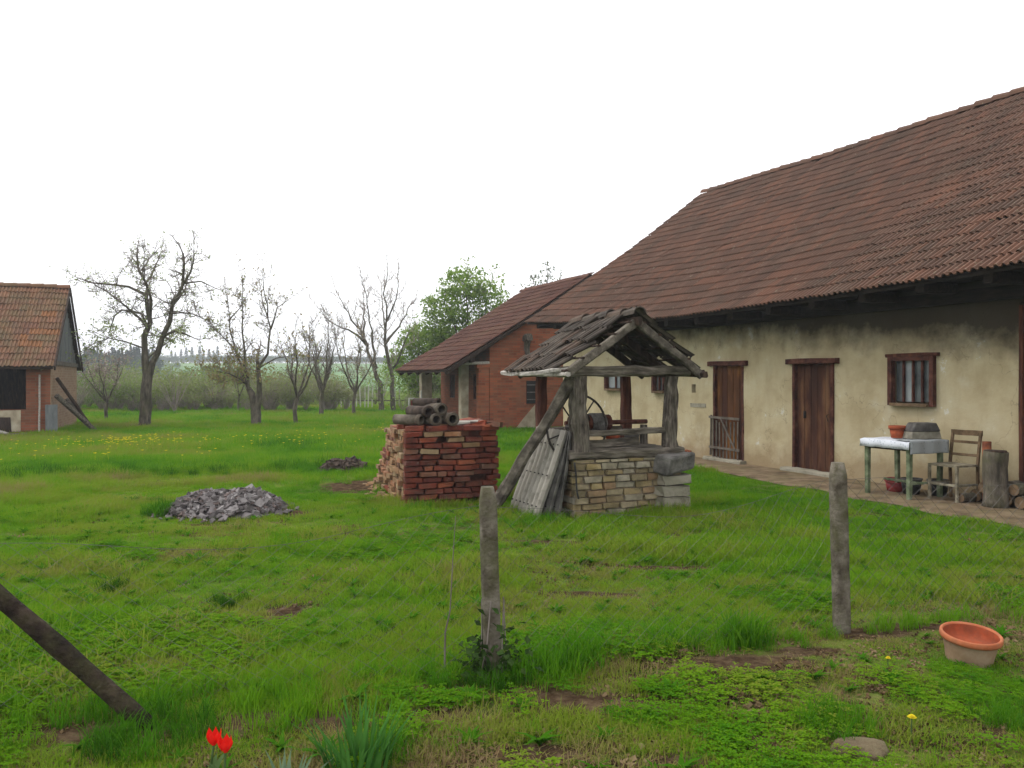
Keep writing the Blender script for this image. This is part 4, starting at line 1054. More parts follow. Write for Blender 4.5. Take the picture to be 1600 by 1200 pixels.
# corrugated sheets leaning on the left side of the well
def corrugated(name, base, top_off, width, length, label, mat, waves=7, thick=0.008):
    """sheet with ribs running down its slope; base = middle of lower edge in well coordinates"""
    e = empty(name, wl(*base), WA)
    mb = MB()
    n = waves * 8
    d = Vector((top_off[0], 0, top_off[1])).normalized(); ny = Vector((0, 1, 0)); nn = ny.cross(d)
    if nn.x > 0: nn = -nn
    rows = 6
    for lay in (0, 1):
        for j in range(rows + 1):
            for i in range(n + 1):
                t = i / n
                off = 0.032 * math.cos(2 * math.pi * waves * t)
                p = ny * (width * (t - 0.5)) + d * (length * j / rows) + nn * (off - lay * thick + 0.006 * math.sin(j * 1.3)) + ny * 0.05 * j / rows
                mb.v.append(tuple(p))
    w = n + 1; N = w * (rows + 1)
    def A(f): mb.f.append(f); mb.mi.append(0); mb.rnd.append(0)
    for j in range(rows):
        for i in range(n):
            a = j * w + i; A((a, a + 1, a + w + 1, a + w)); A((a + N, a + N + w, a + N + w + 1, a + N + 1))
        A((j * w, j * w + w, N + j * w + w, N + j * w)); a = j * w + n; A((a, a + N, a + N + w, a + w))
    for i in range(n):
        A((i, i + N, i + N + 1, i + 1)); a = rows * w + i; A((a, a + 1, a + N + 1, a + N))
    mb.build('sheet', mat, e, True)
    mb = MB()
    for j in (1, 3, 5):
        for i in range(waves):
            p = ny * (width * ((i + 0.5 - 0.5) / waves - 0.5 + 1.0 / waves)) + d * (length * j / rows) + nn * 0.036
            mb.box(tuple(p), (0.014, 0.014, 0.014))
    mb.build('nail_heads', M['iron'], e)['kind'] = 'stuff'
    return tag(e, label, 'sheet', 'sheets leaning against the well')
corrugated('corrugated_sheet', (-0.47, 0.42, -0.02), (0.42, 1.05), 0.78, 1.14, 'outermost pale ribbed sheet leaning on the left side of the well', M['asbestos'])
corrugated('corrugated_sheet', (-0.33, 0.44, -0.02), (0.32, 1.05), 0.86, 1.10, 'middle grey ribbed sheet behind the pale one at the well', M['stone'])
corrugated('corrugated_sheet', (-0.20, 0.45, -0.02), (0.20, 1.05), 0.9, 1.05, 'innermost grey ribbed sheet standing steepest against the well', M['stone'])
# hose hanging at the front corner
mb = MB(); mb.tube([tuple(wl(-0.03 + 0.012 * math.sin(t * 5), -0.05, 0.68 - 0.42 * t) + Vector((0.06 * t * t, 0, 0))) for t in np.linspace(0, 1, 14)], 0.012, 6)
tag(mb.build('hose', M['plastic_black'], None, True), 'short black hose hanging down the left corner of the well masonry', 'hose')

# ------------------------------------------------------------------ the stack of old bricks with drain pipes on top
PO = Vector((-1.344, 10.36, 0)); PA = math.atan2(0.3, 0.954); PO.z = gzf(-1.1, 11) - 0.02
pile = empty('brick_stack', PO, PA)
tag(pile, 'waist-high stack of old red bricks beside the well', 'brick stack')
PW, PD = 1.26, 2.6
BLn, BWn, BHn = 0.25, 0.12, 0.066
pm_red = [brick_mesh('loose_brick', M['brick_pile'], j=0.06) for _ in range(6)]
pm_pale = [brick_mesh('old_brick', M['brick_pale'], j=0.08) for _ in range(6)]
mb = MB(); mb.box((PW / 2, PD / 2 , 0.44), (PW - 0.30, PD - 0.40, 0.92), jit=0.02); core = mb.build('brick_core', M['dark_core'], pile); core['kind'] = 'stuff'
def pb(x, y, z, rz, sc, mats, tilt=0.0):
    m = Matrix.Translation((x, y, z)) @ Matrix.Rotation(rz, 4, 'Z') @ Matrix.Rotation(tilt, 4, 'Y') @ Matrix.Diagonal((*sc, 1))
    return link('brick', rng.choice(mats), pile, m)
ncourse = 13
cnt = 0
for c in range(ncourse):
    z = 0.04 + (c + 0.5) * (BHn + 0.006)
    shift = 0.125 if c % 2 else 0.0
    # front face (y = 0)
    x = -shift * 0.5
    while x < PW - 0.05:
        l = BLn * rng.uniform(0.9, 1.04)
        if rng.random() < 0.12: l = BWn
        x1 = min(x + l, PW + rng.uniform(-0.03, 0.03))
        if x1 - max(x, 0) > 0.05 and not (c >= ncourse - 3 and rng.random() < 0.14) and not (x > 0.7 and rng.random() < 0.05):
            x0 = max(x, 0)
            pb((x0 + x1) / 2, 0.06 + rng.gauss(0, 0.016) + (0.07 if x0 > 0.84 else 0), z, rng.gauss(0, 0.04), (x1 - x0 - 0.012, BWn, BHn - 0.004 - rng.random() * 0.006), pm_red if (c < 8 or rng.random() < 0.85) else pm_pale, rng.gauss(0, 0.02)); cnt += 1
        x += l + 0.004
    # left face (x = 0): headers and stretchers, paler and looser; the far end slumps
    y = 0.13 + (0.0 if c % 2 else 0.06)
    ylim = PD - 0.05 * c + rng.uniform(-.1, .1)
    while y < ylim:
        l = BLn * rng.uniform(0.85, 1.05) if rng.random() < 0.75 else BWn
        if rng.random() < 0.93:
            pb(0.06 + rng.gauss(0, 0.022) + 0.012 * c * (y / PD), y + l / 2, z + rng.gauss(0, 0.003), R(90) + rng.gauss(0, 0.06), (l - 0.008, BWn, BHn - 0.003), pm_pale if rng.random() < 0.8 else pm_red, rng.gauss(0, 0.02)); cnt += 1
        y += l + 0.004
# top course and the loose ones on it
zt = 0.04 + (ncourse + 0.5) * (BHn + 0.006)
for j in range(6):
    for i in range(5):
        if cnt > 296: break
        if rng.random() < 0.35: continue
        pb(0.16 + i * 0.24 + rng.gauss(0, 0.015), 0.10 + j * 0.30 + rng.gauss(0, 0.03), zt - 0.072 * 0.5 * 0 , rng.gauss(0, 0.2), (BLn, BWn, BHn), pm_red if rng.random() < 0.7 else pm_pale, rng.gauss(0, 0.05)); cnt += 1
# right side and top field: the rest, joined
mb = MB()
def rb(x, y, z, rz):
    mb.r = rng.random(); mb.box((x, y, z), (BLn - 0.006, BWn - 0.006, BHn - 0.004), rz, 0.004)
for c in range(ncourse):
    z = 0.04 + (c + 0.5) * (BHn + 0.006)
    y = 0.14
    while y < PD - 0.04 * c:
        rb(PW - 0.06 + rng.gauss(0, .012), y + 0.13, z, R(90) + rng.gauss(0, .03)); y += 0.256
    if c < ncourse - 1:
        for x in np.arange(0.3, PW - 0.2, 0.256): rb(x, PD - 0.05 * c - 0.05, z, rng.gauss(0, .05))
for y in np.arange(0.2, PD - 0.9, 0.126):
    for x in np.arange(0.22, PW - 0.15, 0.256): rb(x + rng.gauss(0, .01), y, zt - 0.075, rng.gauss(0, .04))
for _ in range(46):
    x_, y_ = rng.uniform(0.2, PW - 0.08), abs(rng.gauss(0.1, 0.7))
    if y_ > PD - 1.0 or (x_ < 0.72 and y_ < 0.55): continue
    mb.r = rng.random(); l_ = rng.choice((0.25, 0.18, 0.12))
    mb.box((x_, y_ + 0.06, zt - 0.015 + rng.uniform(0, .07) * (x_ / PW)), (l_, BWn, rng.choice((0.066, 0.03))), rng.uniform(-.7, .7), 0.008, Euler((rng.gauss(0, .12), rng.gauss(0, .12), rng.uniform(-.8, .8))).to_matrix())
o = mb.build('brick_rest', M['brick_pile'], pile, attr=True); o['kind'] = 'stuff'
mb = MB()
for _ in range(150):
    t = rng.random(); sz = rng.uniform(.015, .07)
    x_, y_ = (rng.uniform(-0.1, PW + 0.1), -abs(rng.gauss(0, .10)) - .02) if t < .6 else (-abs(rng.gauss(0, .12)) - .02, rng.uniform(0, PD))
    mb.r = rng.random(); mb.box((x_, y_, 0.02 + sz * .2), (sz * 1.5, sz, sz * .7), 0, sz * .2, Euler((rng.uniform(-.5, .5), rng.uniform(-.5, .5), rng.uniform(0, 6))).to_matrix())
o = mb.build('brick_crumbs', M['brick_pale'], pile, attr=True); o['kind'] = 'stuff'
def pw(x, y, z): return PO + Vector((0.954, 0.3, 0)) * x + Vector((-0.3, 0.954, 0)) * y + Vector((0, 0, z))
def pipe(x, y, z, L, r, rz, mat, label):
    e = empty('drain_pipe', pw(x, y, z - r), PA + rz)
    mb = MB()
    Mx = Matrix.Rotation(R(-90), 4, 'X')
    mb.lathe([(r * 0.72, 0), (r, 0), (r, L), (r * 0.72, L), (r * 0.72, 0)], (0, 0, r), 20, Mx)
    mb.build('barrel', mat, e, True)
    mb = MB(); mb.lathe([(r * 0.99, -0.004), (r * 1.10, -0.004), (r * 1.10, 0.05), (r * 0.99, 0.06)], (0, 0, r), 20, Mx); mb.build('collar', mat, e, True)
    return tag(e, label, 'drain pipe', 'drain pipes on the brick stack')
zp = zt + 0.036
pipe(0.24, 0.12, zp + 0.070, 0.42, 0.066, R(42), M['clay_pipe'], 'pale drain pipe at the left end, turned askew on the bricks')
pipe(0.42, 0.05, zp + 0.075, 0.55, 0.072, R(14), M['clay_pipe'], 'bottom drain pipe in the middle of the heap')
pipe(0.63, 0.03, zp + 0.080, 0.55, 0.078, R(8), M['clay_pipe'], 'rightmost drain pipe on the brick stack')
pipe(0.33, 0.10, zp + 0.175, 0.45, 0.070, R(22), M['clay_pipe_dark'], 'dark drain pipe in the second layer, left')
pipe(0.50, 0.10, zp + 0.205, 0.55, 0.074, R(16), M['clay_pipe'], 'drain pipe in the second layer, right, with a wide mouth')
pipe(0.50, 0.30, zp + 0.285, 0.40, 0.055, R(40), M['clay_pipe_dark'], 'topmost dark drain pipe lying across the heap')
def slab(name, loc, size, rz, mat, label, cat, tilt=0.0):
    mb = MB(); mb.box((0, 0, size[2] / 2), size, 0, 0.012)
    o = mb.build(name, mat); o.location = loc; o.rotation_euler = (tilt, rng.uniform(-.04, .04), PA + rz)
    return tag(o, label, cat)
slab('wood_plank', pw(0.92, 0.30, zt + 0.04), (0.46, 0.14, 0.035), 0.25, M['asbestos'], 'pale flat plank on top of the brick stack, beside the pipes', 'plank')
slab('wood_plank', pw(1.05, 0.12, zt + 0.045), (0.34, 0.12, 0.03), -0.3, M['wood_dark'], 'dark short plank at the right end of the brick stack top', 'plank')

# ------------------------------------------------------------------ rubble heap and the dark heap behind it
def heap(name, cx, cy, rx, ry, h, n, size, mat, label, cat, flat=0.35, base=True):
    mb = MB()
    zb = gzf(cx, cy)
    # two humps
    def hz(x, y):
        a = max(0, 1 - ((x + rx * 0.28) / (rx * 0.72)) ** 2 - (y / ry) ** 2); b = max(0, 1 - ((x - rx * 0.30) / (rx * 0.72)) ** 2 - (y / ry) ** 2)
        return h * max(a ** 0.75 * 0.92, b ** 0.75)
    NX, NY = 26, 16
    o = 0
    for j in range(NY + 1):
        for i in range(NX + 1):
            x = rx * 1.05 * (2 * i / NX - 1); y = ry * 1.05 * (2 * j / NY - 1)
            mb.v.append((x, y, hz(x, y) * 0.9 - 0.04 + rng.uniform(-.01, .01)))
    for j in range(NY):
        for i in range(NX):
            a = j * (NX + 1) + i; mb.f.append((a, a + 1, a + NX + 2, a + NX + 1)); mb.mi.append(0); mb.rnd.append(0.3)
    for k in range(n):
        t = rng.uniform(0, 2 * math.pi); q = math.sqrt(rng.random()) * 1.04 if rng.random() < 0.93 else rng.uniform(0.95, 1.3)
        x, y = rx * q * math.cos(t), ry * q * math.sin(t)
        z = hz(x, y) * rng.uniform(0.92, 1.03) + (0.012 if q > 1 else 0)
        s = size * (rng.uniform(0.4, 1.2) if rng.random() < 0.85 else rng.uniform(1.2, 2.0))
        mb.r = rng.random()
        E_ = Euler((rng.uniform(-.7, .7), rng.uniform(-.7, .7), rng.uniform(0, 6.3))).to_matrix()
        mb.box((x, y, z), (s, s * rng.uniform(0.5, 0.9), s * flat * rng.uniform(0.7, 1.6)), 0, s * 0.16, E_)
    ob_ = mb.build(name, mat, attr=True); ob_.location = (cx, cy, zb)
    return tag(ob_, label, cat, kind='stuff')
heap('rubble_heap', -3.50, 10.12, 0.68, 0.62, 0.24, 2100, 0.056, M['rubble'], 'low heap of broken grey slates lying in the grass', 'rubble')
heap('compost_heap', -2.95, 14.5, 0.42, 0.30, 0.20, 500, 0.06, M['clay_pipe_dark'], 'small dark heap left of the brick stack', 'heap')
# ------------------------------------------------------------------ fence: posts, wire mesh, leaning stake
def post(name, base, top, w, label):
    base, top = Vector(base), Vector(top)
    mb = MB(); d = top - base
    segs = 14; prof = 8
    for i in range(segs + 1):
        t = i / segs
        k = 1.0 if t < 0.95 else 1.0 - (t - 0.95) / 0.05 * 0.28
        p = d * t
        for a in range(12):
            th = 2 * math.pi * a / 12 + math.pi / 12
            c, s_ = math.cos(th), math.sin(th); q = (abs(c) ** 5 + abs(s_) ** 5) ** (-1 / 5)
            j = 1 + rng.uniform(-.035, .035)
            mb.v.append((p.x + c * q * w / 2 * k * j, p.y + s_ * q * w / 2 * k * j, p.z))
    for i in range(segs):
        for a in range(12):
            b = (a + 1) % 12; mb.f.append((i * 12 + a, i * 12 + b, (i + 1) * 12 + b, (i + 1) * 12 + a)); mb.mi.append(0); mb.rnd.append(0)
    mb.f.append(tuple(segs * 12 + a for a in range(12))); mb.mi.append(0); mb.rnd.append(0)
    o = mb.build(name, M['concrete'], None, True); o.location = base; o.rotation_euler = (0, 0, R(16))
    return o
def g3(x, y, z=0.0): return (x, y, gzf(x, y) + z)
P1, P2 = (-0.10, 4.50), (2.10, 5.27)
p1 = tag(post('fence_post', g3(*P1, -0.1), g3(P1[0] - 0.035, P1[1], 1.03), 0.092, ''), 'square concrete fence post with ivy at its foot', 'fence post', 'fence posts along the wire')
p2 = tag(post('fence_post', g3(*P2, -0.1), g3(P2[0] - 0.035, P2[1], 1.08), 0.090, ''), 'square concrete fence post standing before the barn doors', 'fence post', 'fence posts along the wire')
stake = MB()
a, b = Vector((-1.66, 3.86, -0.05)), Vector((-3.05, 3.74, 1.20))
pts = [a.lerp(b, t) + Vector((0, 0, 0.03 * math.sin(t * 3.1))) for t in np.linspace(0, 1, 14)]
stake.tube([p - a for p in pts], [0.041 + rng.uniform(-.006, .006) for _ in pts], 10)
so = stake.build('leaning_stake', M['stake'], None, True); so.location = a
tag(so, 'thick dark wooden stake leaning out of the picture at lower left', 'stake')
tag(post('fence_post', g3(-3.12, 3.74, -0.1), g3(-3.12, 3.74, 1.28), 0.092, ''), 'concrete fence post that the leaning stake rests against', 'fence post', 'fence posts along the wire')
# chain-link in three bays
fence = empty('wire_fence', g3(P1[0], P1[1]))
tag(fence, 'thin sagging chain-link netting strung between the concrete posts', 'wire fence')
FO = Vector(fence.location)
def bay(pa, pb_, ha, hb, sag, name='netting', wr=0.0012):
    pa, pb_ = Vector((*pa, 0)), Vector((*pb_, 0))
    L = (pb_ - pa).length; n = int(L / 0.055); m = 18
    mb = MB()
    def P(u, v):
        t = min(max(u, 0), 1); p = pa.lerp(pb_, t)
        top = ha + (hb - ha) * t - sag * math.sin(math.pi * t) + 0.02 * math.sin(9 * t)
        g = gzf(p.x, p.y)
        return p + Vector((0.02 * math.sin(7 * t + 4 * v), 0.03 * math.sin(5 * v + 3 * t), g + 0.02 + (top - 0.02) * v)) - FO
    for i in range(n):
        pts = [P((i + (1.02 if (j + i) % 2 else -0.02)) / n, j / m) for j in range(m + 1)]
        mb.tube(pts, wr, 3, cap=False)
    mb.build(name, M['wire'], fence)
    for v in (1.0,):
        w = MB(); w.tube([P(t, v) for t in np.linspace(0, 1, 24)], 0.0011, 4, cap=False); w.build('strand', M['wire'], fence)
bay((-2.6, 3.9), P1, 0.84, 0.92, 0.10)
bay(P1, P2, 0.92, 0.97, 0.12)
bay(P2, (4.35, 5.93), 0.97, 0.97, 0.06, wr=0.0015)

# ------------------------------------------------------------------ things along the barn wall
def bt(s, t, z=0.0):
    p = bw(s, t); return Vector((p.x, p.y, 0.03 + z))
tbl = empty('garden_table', bt(11.83, 0.16), BA)
tag(tbl, 'small green-legged table standing against the barn wall', 'table')
TL, TDp, THt = 0.74, 0.62, 0.735
mb = MB(); mb.box((0, 0, THt), (TL + 0.06, TDp + 0.04, 0.03)); mb.build('tabletop', M['table_green'], tbl)
mb = MB()
mb.box((0, -TDp / 2 + 0.03, THt - 0.065), (TL - 0.12, 0.02, 0.09)); mb.box((0, TDp / 2 - 0.03, THt - 0.065), (TL - 0.12, 0.02, 0.09)); mb.box((TL / 2 - 0.03, 0, THt - 0.065), (0.02, TDp - 0.12, 0.09)); mb.box((-TL / 2 + 0.03, 0, THt - 0.065), (0.02, TDp - 0.12, 0.09))
mb.build('apron', M['wood_dark'], tbl)
for sx in (-1, 1):
    for sy in (-1, 1):
        mb = MB(); mb.beam((sx * (TL / 2 - 0.03), sy * (TDp / 2 - 0.03), -0.02), (sx * (TL / 2 - 0.03), sy * (TDp / 2 - 0.03), THt - 0.016), 0.055, 0.055, 3, 0.002, 0.1, taper=1.15); mb.build('leg', M['table_green'], tbl)
mb = MB(); mb.beam((-TL / 2 + 0.06, 0, 0.19), (TL / 2 - 0.06, 0, 0.19), 0.04, 0.03, 3, 0.002); mb.build('stretcher', M['table_green'], tbl)
mb = MB(); mb.beam((TL / 2 - 0.03, -TDp / 2 + 0.06, 0.20), (TL / 2 - 0.03, TDp / 2 - 0.06, 0.20), 0.04, 0.03, 3, 0.002); mb.build('stretcher', M['table_green'], tbl)
# cloth draped over it
def cloth_mat(name, c1, c2, sc):
    m, nt, b = new_mat(name)
    v = coords(nt, 'obj')
    vo = nt.nodes.new('ShaderNodeTexVoronoi'); vo.inputs['Scale'].default_value = sc; nt.links.new(v, vo.inputs['Vector'])
    col = ramp(nt, vo.outputs['Distance'], [(0.15, c2), (0.35, c1), (0.9, c1)])
    nt.links.new(col, b.inputs['Base Color']); b.inputs['Roughness'].default_value = 0.8
    return m
clm = cloth_mat('printed_oilcloth', (0.52, 0.54, 0.58), (0.30, 0.34, 0.39), 26)
clg = cloth_mat('grey_oilcloth', (0.25, 0.265, 0.27), (0.18, 0.195, 0.21), 18)
def cloth(name, x0, x1, drops, z, mat, label, off=0.0):
    """rectangle over the top with hanging sides: drops = (front -y, end +x, back +y, end -x)"""
    mb = MB(); nx, ny = 22, 18
    f, e, bk, e2 = drops
    X = [x0 - e2] + []; 
    us = list(np.linspace(x0 - e2, x1 + e, nx + 1)); vs_ = list(np.linspace(-TDp / 2 - 0.035 - f, TDp / 2 + 0.03 + bk, ny + 1))
    yb0, yb1 = -TDp / 2 - 0.03 - off, TDp / 2 + 0.025 + off
    xa, xb = x0, x1
    for v in vs_:
        for u in us:
            x, y, zz = u, v, z
            d = 0
            if u > xb and e > 0: d = u - xb; x = xb + 0.012 + off + 0.010 * math.sin(v * 22); zz = z - d
            if u < xa and e2 > 0: d = xa - u; x = xa - 0.012 - off - 0.010 * math.sin(v * 22); zz = z - d
            if v < yb0 and f > 0: d2 = yb0 - v; y = yb0 - 0.010 - 0.010 * math.sin(u * 20) * min(1, d2 * 9); zz = min(zz, z - d2)
            if v > yb1 and bk > 0: y = yb1 + 0.01; zz = min(zz, z - (v - yb1))
            mb.v.append((x, y, zz + 0.003 * math.sin(u * 31 + v * 17)))
    w = nx + 1
    for j in range(ny):
        for i in range(nx):
            a = j * w + i; mb.f.append((a, a + 1, a + w + 1, a + w)); mb.mi.append(0); mb.rnd.append(0)
    o = mb.build(name, mat, None, True); o.location = bt(11.83, 0.16); o.rotation_euler = (0, 0, BA)
    s = o.modifiers.new('s', 'SOLIDIFY'); s.thickness = 0.004; s.offset = 1
    return tag(o, label, 'tablecloth')
cloth('tablecloth', -TL / 2 - 0.035, TL / 2 + 0.032, (0.10, 0.0, 0.05, 0.05), THt + 0.020, clm, 'white printed oilcloth on the table by the barn wall')
cloth('tablecloth', TL / 2 - 0.20, TL / 2 + 0.034, (0.0, 0.17, 0.0, 0.0), THt + 0.030, clg, 'grey cloth hanging over the right end of the table', 0.004)
TZ = THt + 0.036
def tloc(x, y, z): return bt(11.83, 0.16, z) + UX * x + VX * y
lathe_thing('flower_pot', [(0.0, 0.0), (0.078, 0.0), (0.098, 0.125), (0.092, 0.125), (0.072, 0.01), (0.0, 0.012)], tloc(-0.05, -0.05, TZ), M['terracotta'], 'orange flower pot standing on the tablecloth', 'flower pot',
            parts=[('rim', [(0.099, 0.12), (0.112, 0.12), (0.113, 0.165), (0.104, 0.165), (0.098, 0.12)], M['terracotta'])])
tub = empty('tin_trough', tloc(0.19, 0.12, TZ), BA + R(70))
tag(tub, 'dark grey sloping tin box on the table behind the orange pot', 'tin box')
mb = MB()
def frust(mb, l0, w0, l1, w1, z0, z1, sx=0.0):
    vs = [(a * l0 / 2, b * w0 / 2, z0) for a, b in ((-1, -1), (1, -1), (1, 1), (-1, 1))] + [(a * l1 / 2 + sx, b * w1 / 2, z1) for a, b in ((-1, -1), (1, -1), (1, 1), (-1, 1))]
    mb.add(vs, [(3, 2, 1, 0), (4, 5, 6, 7), (0, 1, 5, 4), (1, 2, 6, 5), (2, 3, 7, 6), (3, 0, 4, 7)])
frust(mb, 0.42, 0.26, 0.38, 0.24, 0, 0.10); o = mb.build('body', M['tin_mid'], tub); q = o.modifiers.new('b', 'BEVEL'); q.width = 0.012; q.segments = 2
mb = MB(); frust(mb, 0.40, 0.25, 0.29, 0.20, 0.101, 0.215, 0.01); o = mb.build('lid', M['tin'], tub); q = o.modifiers.new('b', 'BEVEL'); q.width = 0.015; q.segments = 2
# chair, seen side on
ch = empty('wooden_chair', bt(12.42, 0.38), BA)
tag(ch, 'old bare wooden chair beside the table', 'chair')
cw, cd = 0.40, 0.38
def cpart(n, p0, p1, w, h, mat='chair_wood', **k):
    mb = MB(); mb.beam(p0, p1, w, h, 3, 0.0015, 0.15, **k); return mb.build(n, M[mat], ch)
for sx in (-1, 1):
    cpart('leg', (sx * cw / 2, -cd / 2, -0.02), (sx * cw / 2, -cd / 2, 0.44), 0.036, 0.036)
    cpart('leg', (sx * cw / 2, cd / 2 + 0.02, -0.02), (sx * cw / 2, cd / 2, 0.44), 0.036, 0.036, 'chair_back')
    cpart('back_post', (sx * cw / 2, cd / 2, 0.441), (sx * cw / 2, cd / 2 + 0.06, 0.87), 0.034, 0.036, 'chair_back')
    cpart('stretcher', (sx * cw / 2, -cd / 2 + 0.02, 0.21), (sx * cw / 2, cd / 2 - 0.01, 0.21), 0.02, 0.028)
cpart('stretcher', (-cw / 2 + 0.02, -cd / 2, 0.21), (cw / 2 - 0.02, -cd / 2, 0.21), 0.022, 0.03)
mb = MB(); mb.box((0, 0.0, 0.456), (cw + 0.03, cd + 0.03, 0.024), jit=0.002); mb.build('seat', M['chair_wood'], ch)
cpart('backrest', (-cw / 2 - 0.02, cd / 2 + 0.062, 0.865), (cw / 2 + 0.02, cd / 2 + 0.062, 0.865), 0.025, 0.07, 'chair_back')
cpart('backrest', (-cw / 2 + 0.015, cd / 2 + 0.045, 0.745), (cw / 2 - 0.015, cd / 2 + 0.045, 0.745), 0.02, 0.035, 'chair_back')
cpart('backrest', (-cw / 2 + 0.015, cd / 2 + 0.02, 0.58), (cw / 2 - 0.015, cd / 2 + 0.02, 0.58), 0.02, 0.035, 'chair_back')
# under the table
lathe_thing('washing_tub', [(0.0, 0.0), (0.13, 0.0), (0.165, 0.15), (0.158, 0.15), (0.124, 0.012), (0.0, 0.014)], bt(11.52, 0.40), M['plastic_red'], 'dark red basin under the table', 'basin', tilt=(R(8), 0, 0),
            parts=[('rim', [(0.160, 0.145), (0.178, 0.145), (0.178, 0.16), (0.160, 0.16), (0.158, 0.145)], M['plastic_red'])])
for (s, t, lab) in ((11.80, 0.35, 'black bucket under the table, left of the middle'), (12.05, 0.56, 'black bucket under the right end of the table')):
    lathe_thing('bucket', [(0.0, 0.0), (0.10, 0.0), (0.135, 0.20), (0.128, 0.20), (0.095, 0.012), (0.0, 0.014)], bt(s, t), M['plastic_black'], lab, 'bucket',
                parts=[('rim', [(0.130, 0.195), (0.143, 0.195), (0.143, 0.215), (0.130, 0.215), (0.128, 0.195)], M['tin'])])
# firewood beside the chair, upright stump with a rusty pipe
def log(p, L, r, rz, label, tilt=0.0):
    e = empty('firewood_log', p, rz); e.rotation_euler = (0, tilt, rz)
    mb = MB(); n = 11
    pts = [(-L / 2 + L * i / 5, 0.008 * math.sin(i * 2.1), r) for i in range(6)]
    mb.tube(pts, [r * rng.uniform(0.93, 1.05) for _ in pts], n, cap=False); mb.build('bark', M['bark'], e, True)
    for sg in (-1, 1):
        mb = MB(); mb.tube([(sg * (L / 2 - 0.012), 0, r), (sg * (L / 2 + 0.001), 0, r)], r * 0.93, n); mb.build('cut_end', M['chair_back'], e)
    return tag(e, label, 'log', 'firewood against the barn wall')
k = 0
lg = [(12.66, 0.70, 0, 0.085), (12.92, 0.60, 0, 0.075), (13.12, 0.62, 0, 0.09), (13.33, 0.60, 0, 0.08), (12.82, 0.61, 0.135, 0.07), (13.02, 0.61, 0.14, 0.08), (13.23, 0.61, 0.15, 0.075), (12.62, 0.44, 0, 0.06)]
ln = ['leftmost log of the bottom row of firewood', 'second log from the chair in the bottom firewood row', 'third log from the chair in the bottom firewood row', 'rightmost log of the bottom row of firewood',
      'left log of the upper firewood row', 'middle log of the upper firewood row', 'right log of the upper firewood row', 'thin log lying loose in front of the firewood by the chair']
for (s, t, z, r), lab in zip(lg, ln):
    log(bt(s, t, z), 0.42, r, BA + R(90) + rng.uniform(-.12, .12), lab)
stp = empty('tree_stump', bt(13.02, 0.36), BA)
tag(stp, 'upright bark-covered stump right of the chair, before a rusty pipe', 'stump')
mb = MB()
pts = [(0.01 * math.sin(i), 0.0, -0.02 + 0.70 * i / 7) for i in range(8)]
mb.tube(pts, [0.155, 0.145, 0.14, 0.136, 0.14, 0.137, 0.142, 0.138], 14, cap=True); mb.build('bark', M['bark'], stp, True)
mb = MB(); mb.lathe([(0, 0.004), (0.125, 0.0), (0.13, -0.03)], (0, 0, 0.690), 14, jit=0.03); mb.build('cut_top', M['wood_dark'], stp)
mb = MB()
mb.tube([(0, 0, 0), (0, 0, 0.78)], 0.052, 12); o = mb.build('stove_pipe', M['rust'], None, True); o.location = bt(12.80, 0.50)
tag(o, 'rusty orange-brown pipe standing behind the stump', 'pipe')
# low pile of broken bricks at the barn corner behind the well
heap('brick_rubble', *[float(q) for q in bw(5.9, 0.62)[:2]], 0.38, 0.14, 0.10, 120, 0.12, M['rust'], 'low scatter of broken red brick at the wall behind the well', 'rubble')

# ------------------------------------------------------------------ foreground pot, stone, flowers
lathe_thing('plant_bowl', [(0.0, 0.0), (0.125, 0.0), (0.135, 0.03), (0.158, 0.165)], g3(2.60, 4.72, -0.012), M['pot_out'], 'wide shallow terracotta pot with a bleached side in the grass', 'plant pot', n=40, tilt=(R(7), R(1), 0), scale=0.9,
            parts=[('rim', [(0.156, 0.160), (0.176, 0.160), (0.179, 0.172), (0.178, 0.192), (0.172, 0.198), (0.162, 0.196), (0.157, 0.180)], M['pot_rim']), ('inside', [(0.158, 0.188), (0.150, 0.150), (0.142, 0.128), (0.0, 0.120)], M['terracotta'])])
mb = MB()
bm = bmesh.new(); bmesh.ops.create_icosphere(bm, subdivisions=3, radius=1)
for v in bm.verts:
    n_ = float(vnoise(v.co.x * 1.3 + 4, v.co.y * 1.3 + v.co.z, 0.7, 6))
    v.co = Vector((v.co.x * 0.135, v.co.y * 0.10, v.co.z * 0.045)) * (0.85 + 0.32 * n_)
me = bpy.data.meshes.new('field_stone'); bm.to_mesh(me); bm.free(); me.materials.append(M['flat_stone']); me.polygons.foreach_set('use_smooth', [True] * len(me.polygons))
o = link('field_stone', me); o.location = g3(1.52, 3.62, 0.006)
tag(o, 'flat brown stone half sunk in the foreground grass', 'stone')

def blade(mb, p, d, L, w, bend, segs=3, fold=0.0):
    """a leaf blade from p leaning towards unit vector d"""
    d = Vector(d); side = Vector((-d.y, d.x, 0)); 
    if side.length < 1e-4: side = Vector((1, 0, 0))
    side.normalize()
    o = len(mb.v)
    for i in range(segs + 1):
        t = i / segs
        h = L * (t - bend * 0.35 * t * t); out = L * bend * t * t
        c = Vector(p) + Vector((d.x * out, d.y * out, h))
        ww = w * (1 - t ** 2.2) * (0.75 + 0.5 * t * (1 - t) * 2)
        if i == segs:
            mb.v.append(tuple(c))
        else:
            mb.v.append(tuple(c - side * ww / 2)); mb.v.append(tuple(c + side * ww / 2))
    for i in range(segs - 1):
        a = o + 2 * i; mb.f.append((a, a + 1, a + 3, a + 2)); mb.mi.append(mb.cur); mb.rnd.append(mb.r)
    a = o + 2 * (segs - 1); mb.f.append((a, a + 1, a + 2)); mb.mi.append(mb.cur); mb.rnd.append(mb.r)

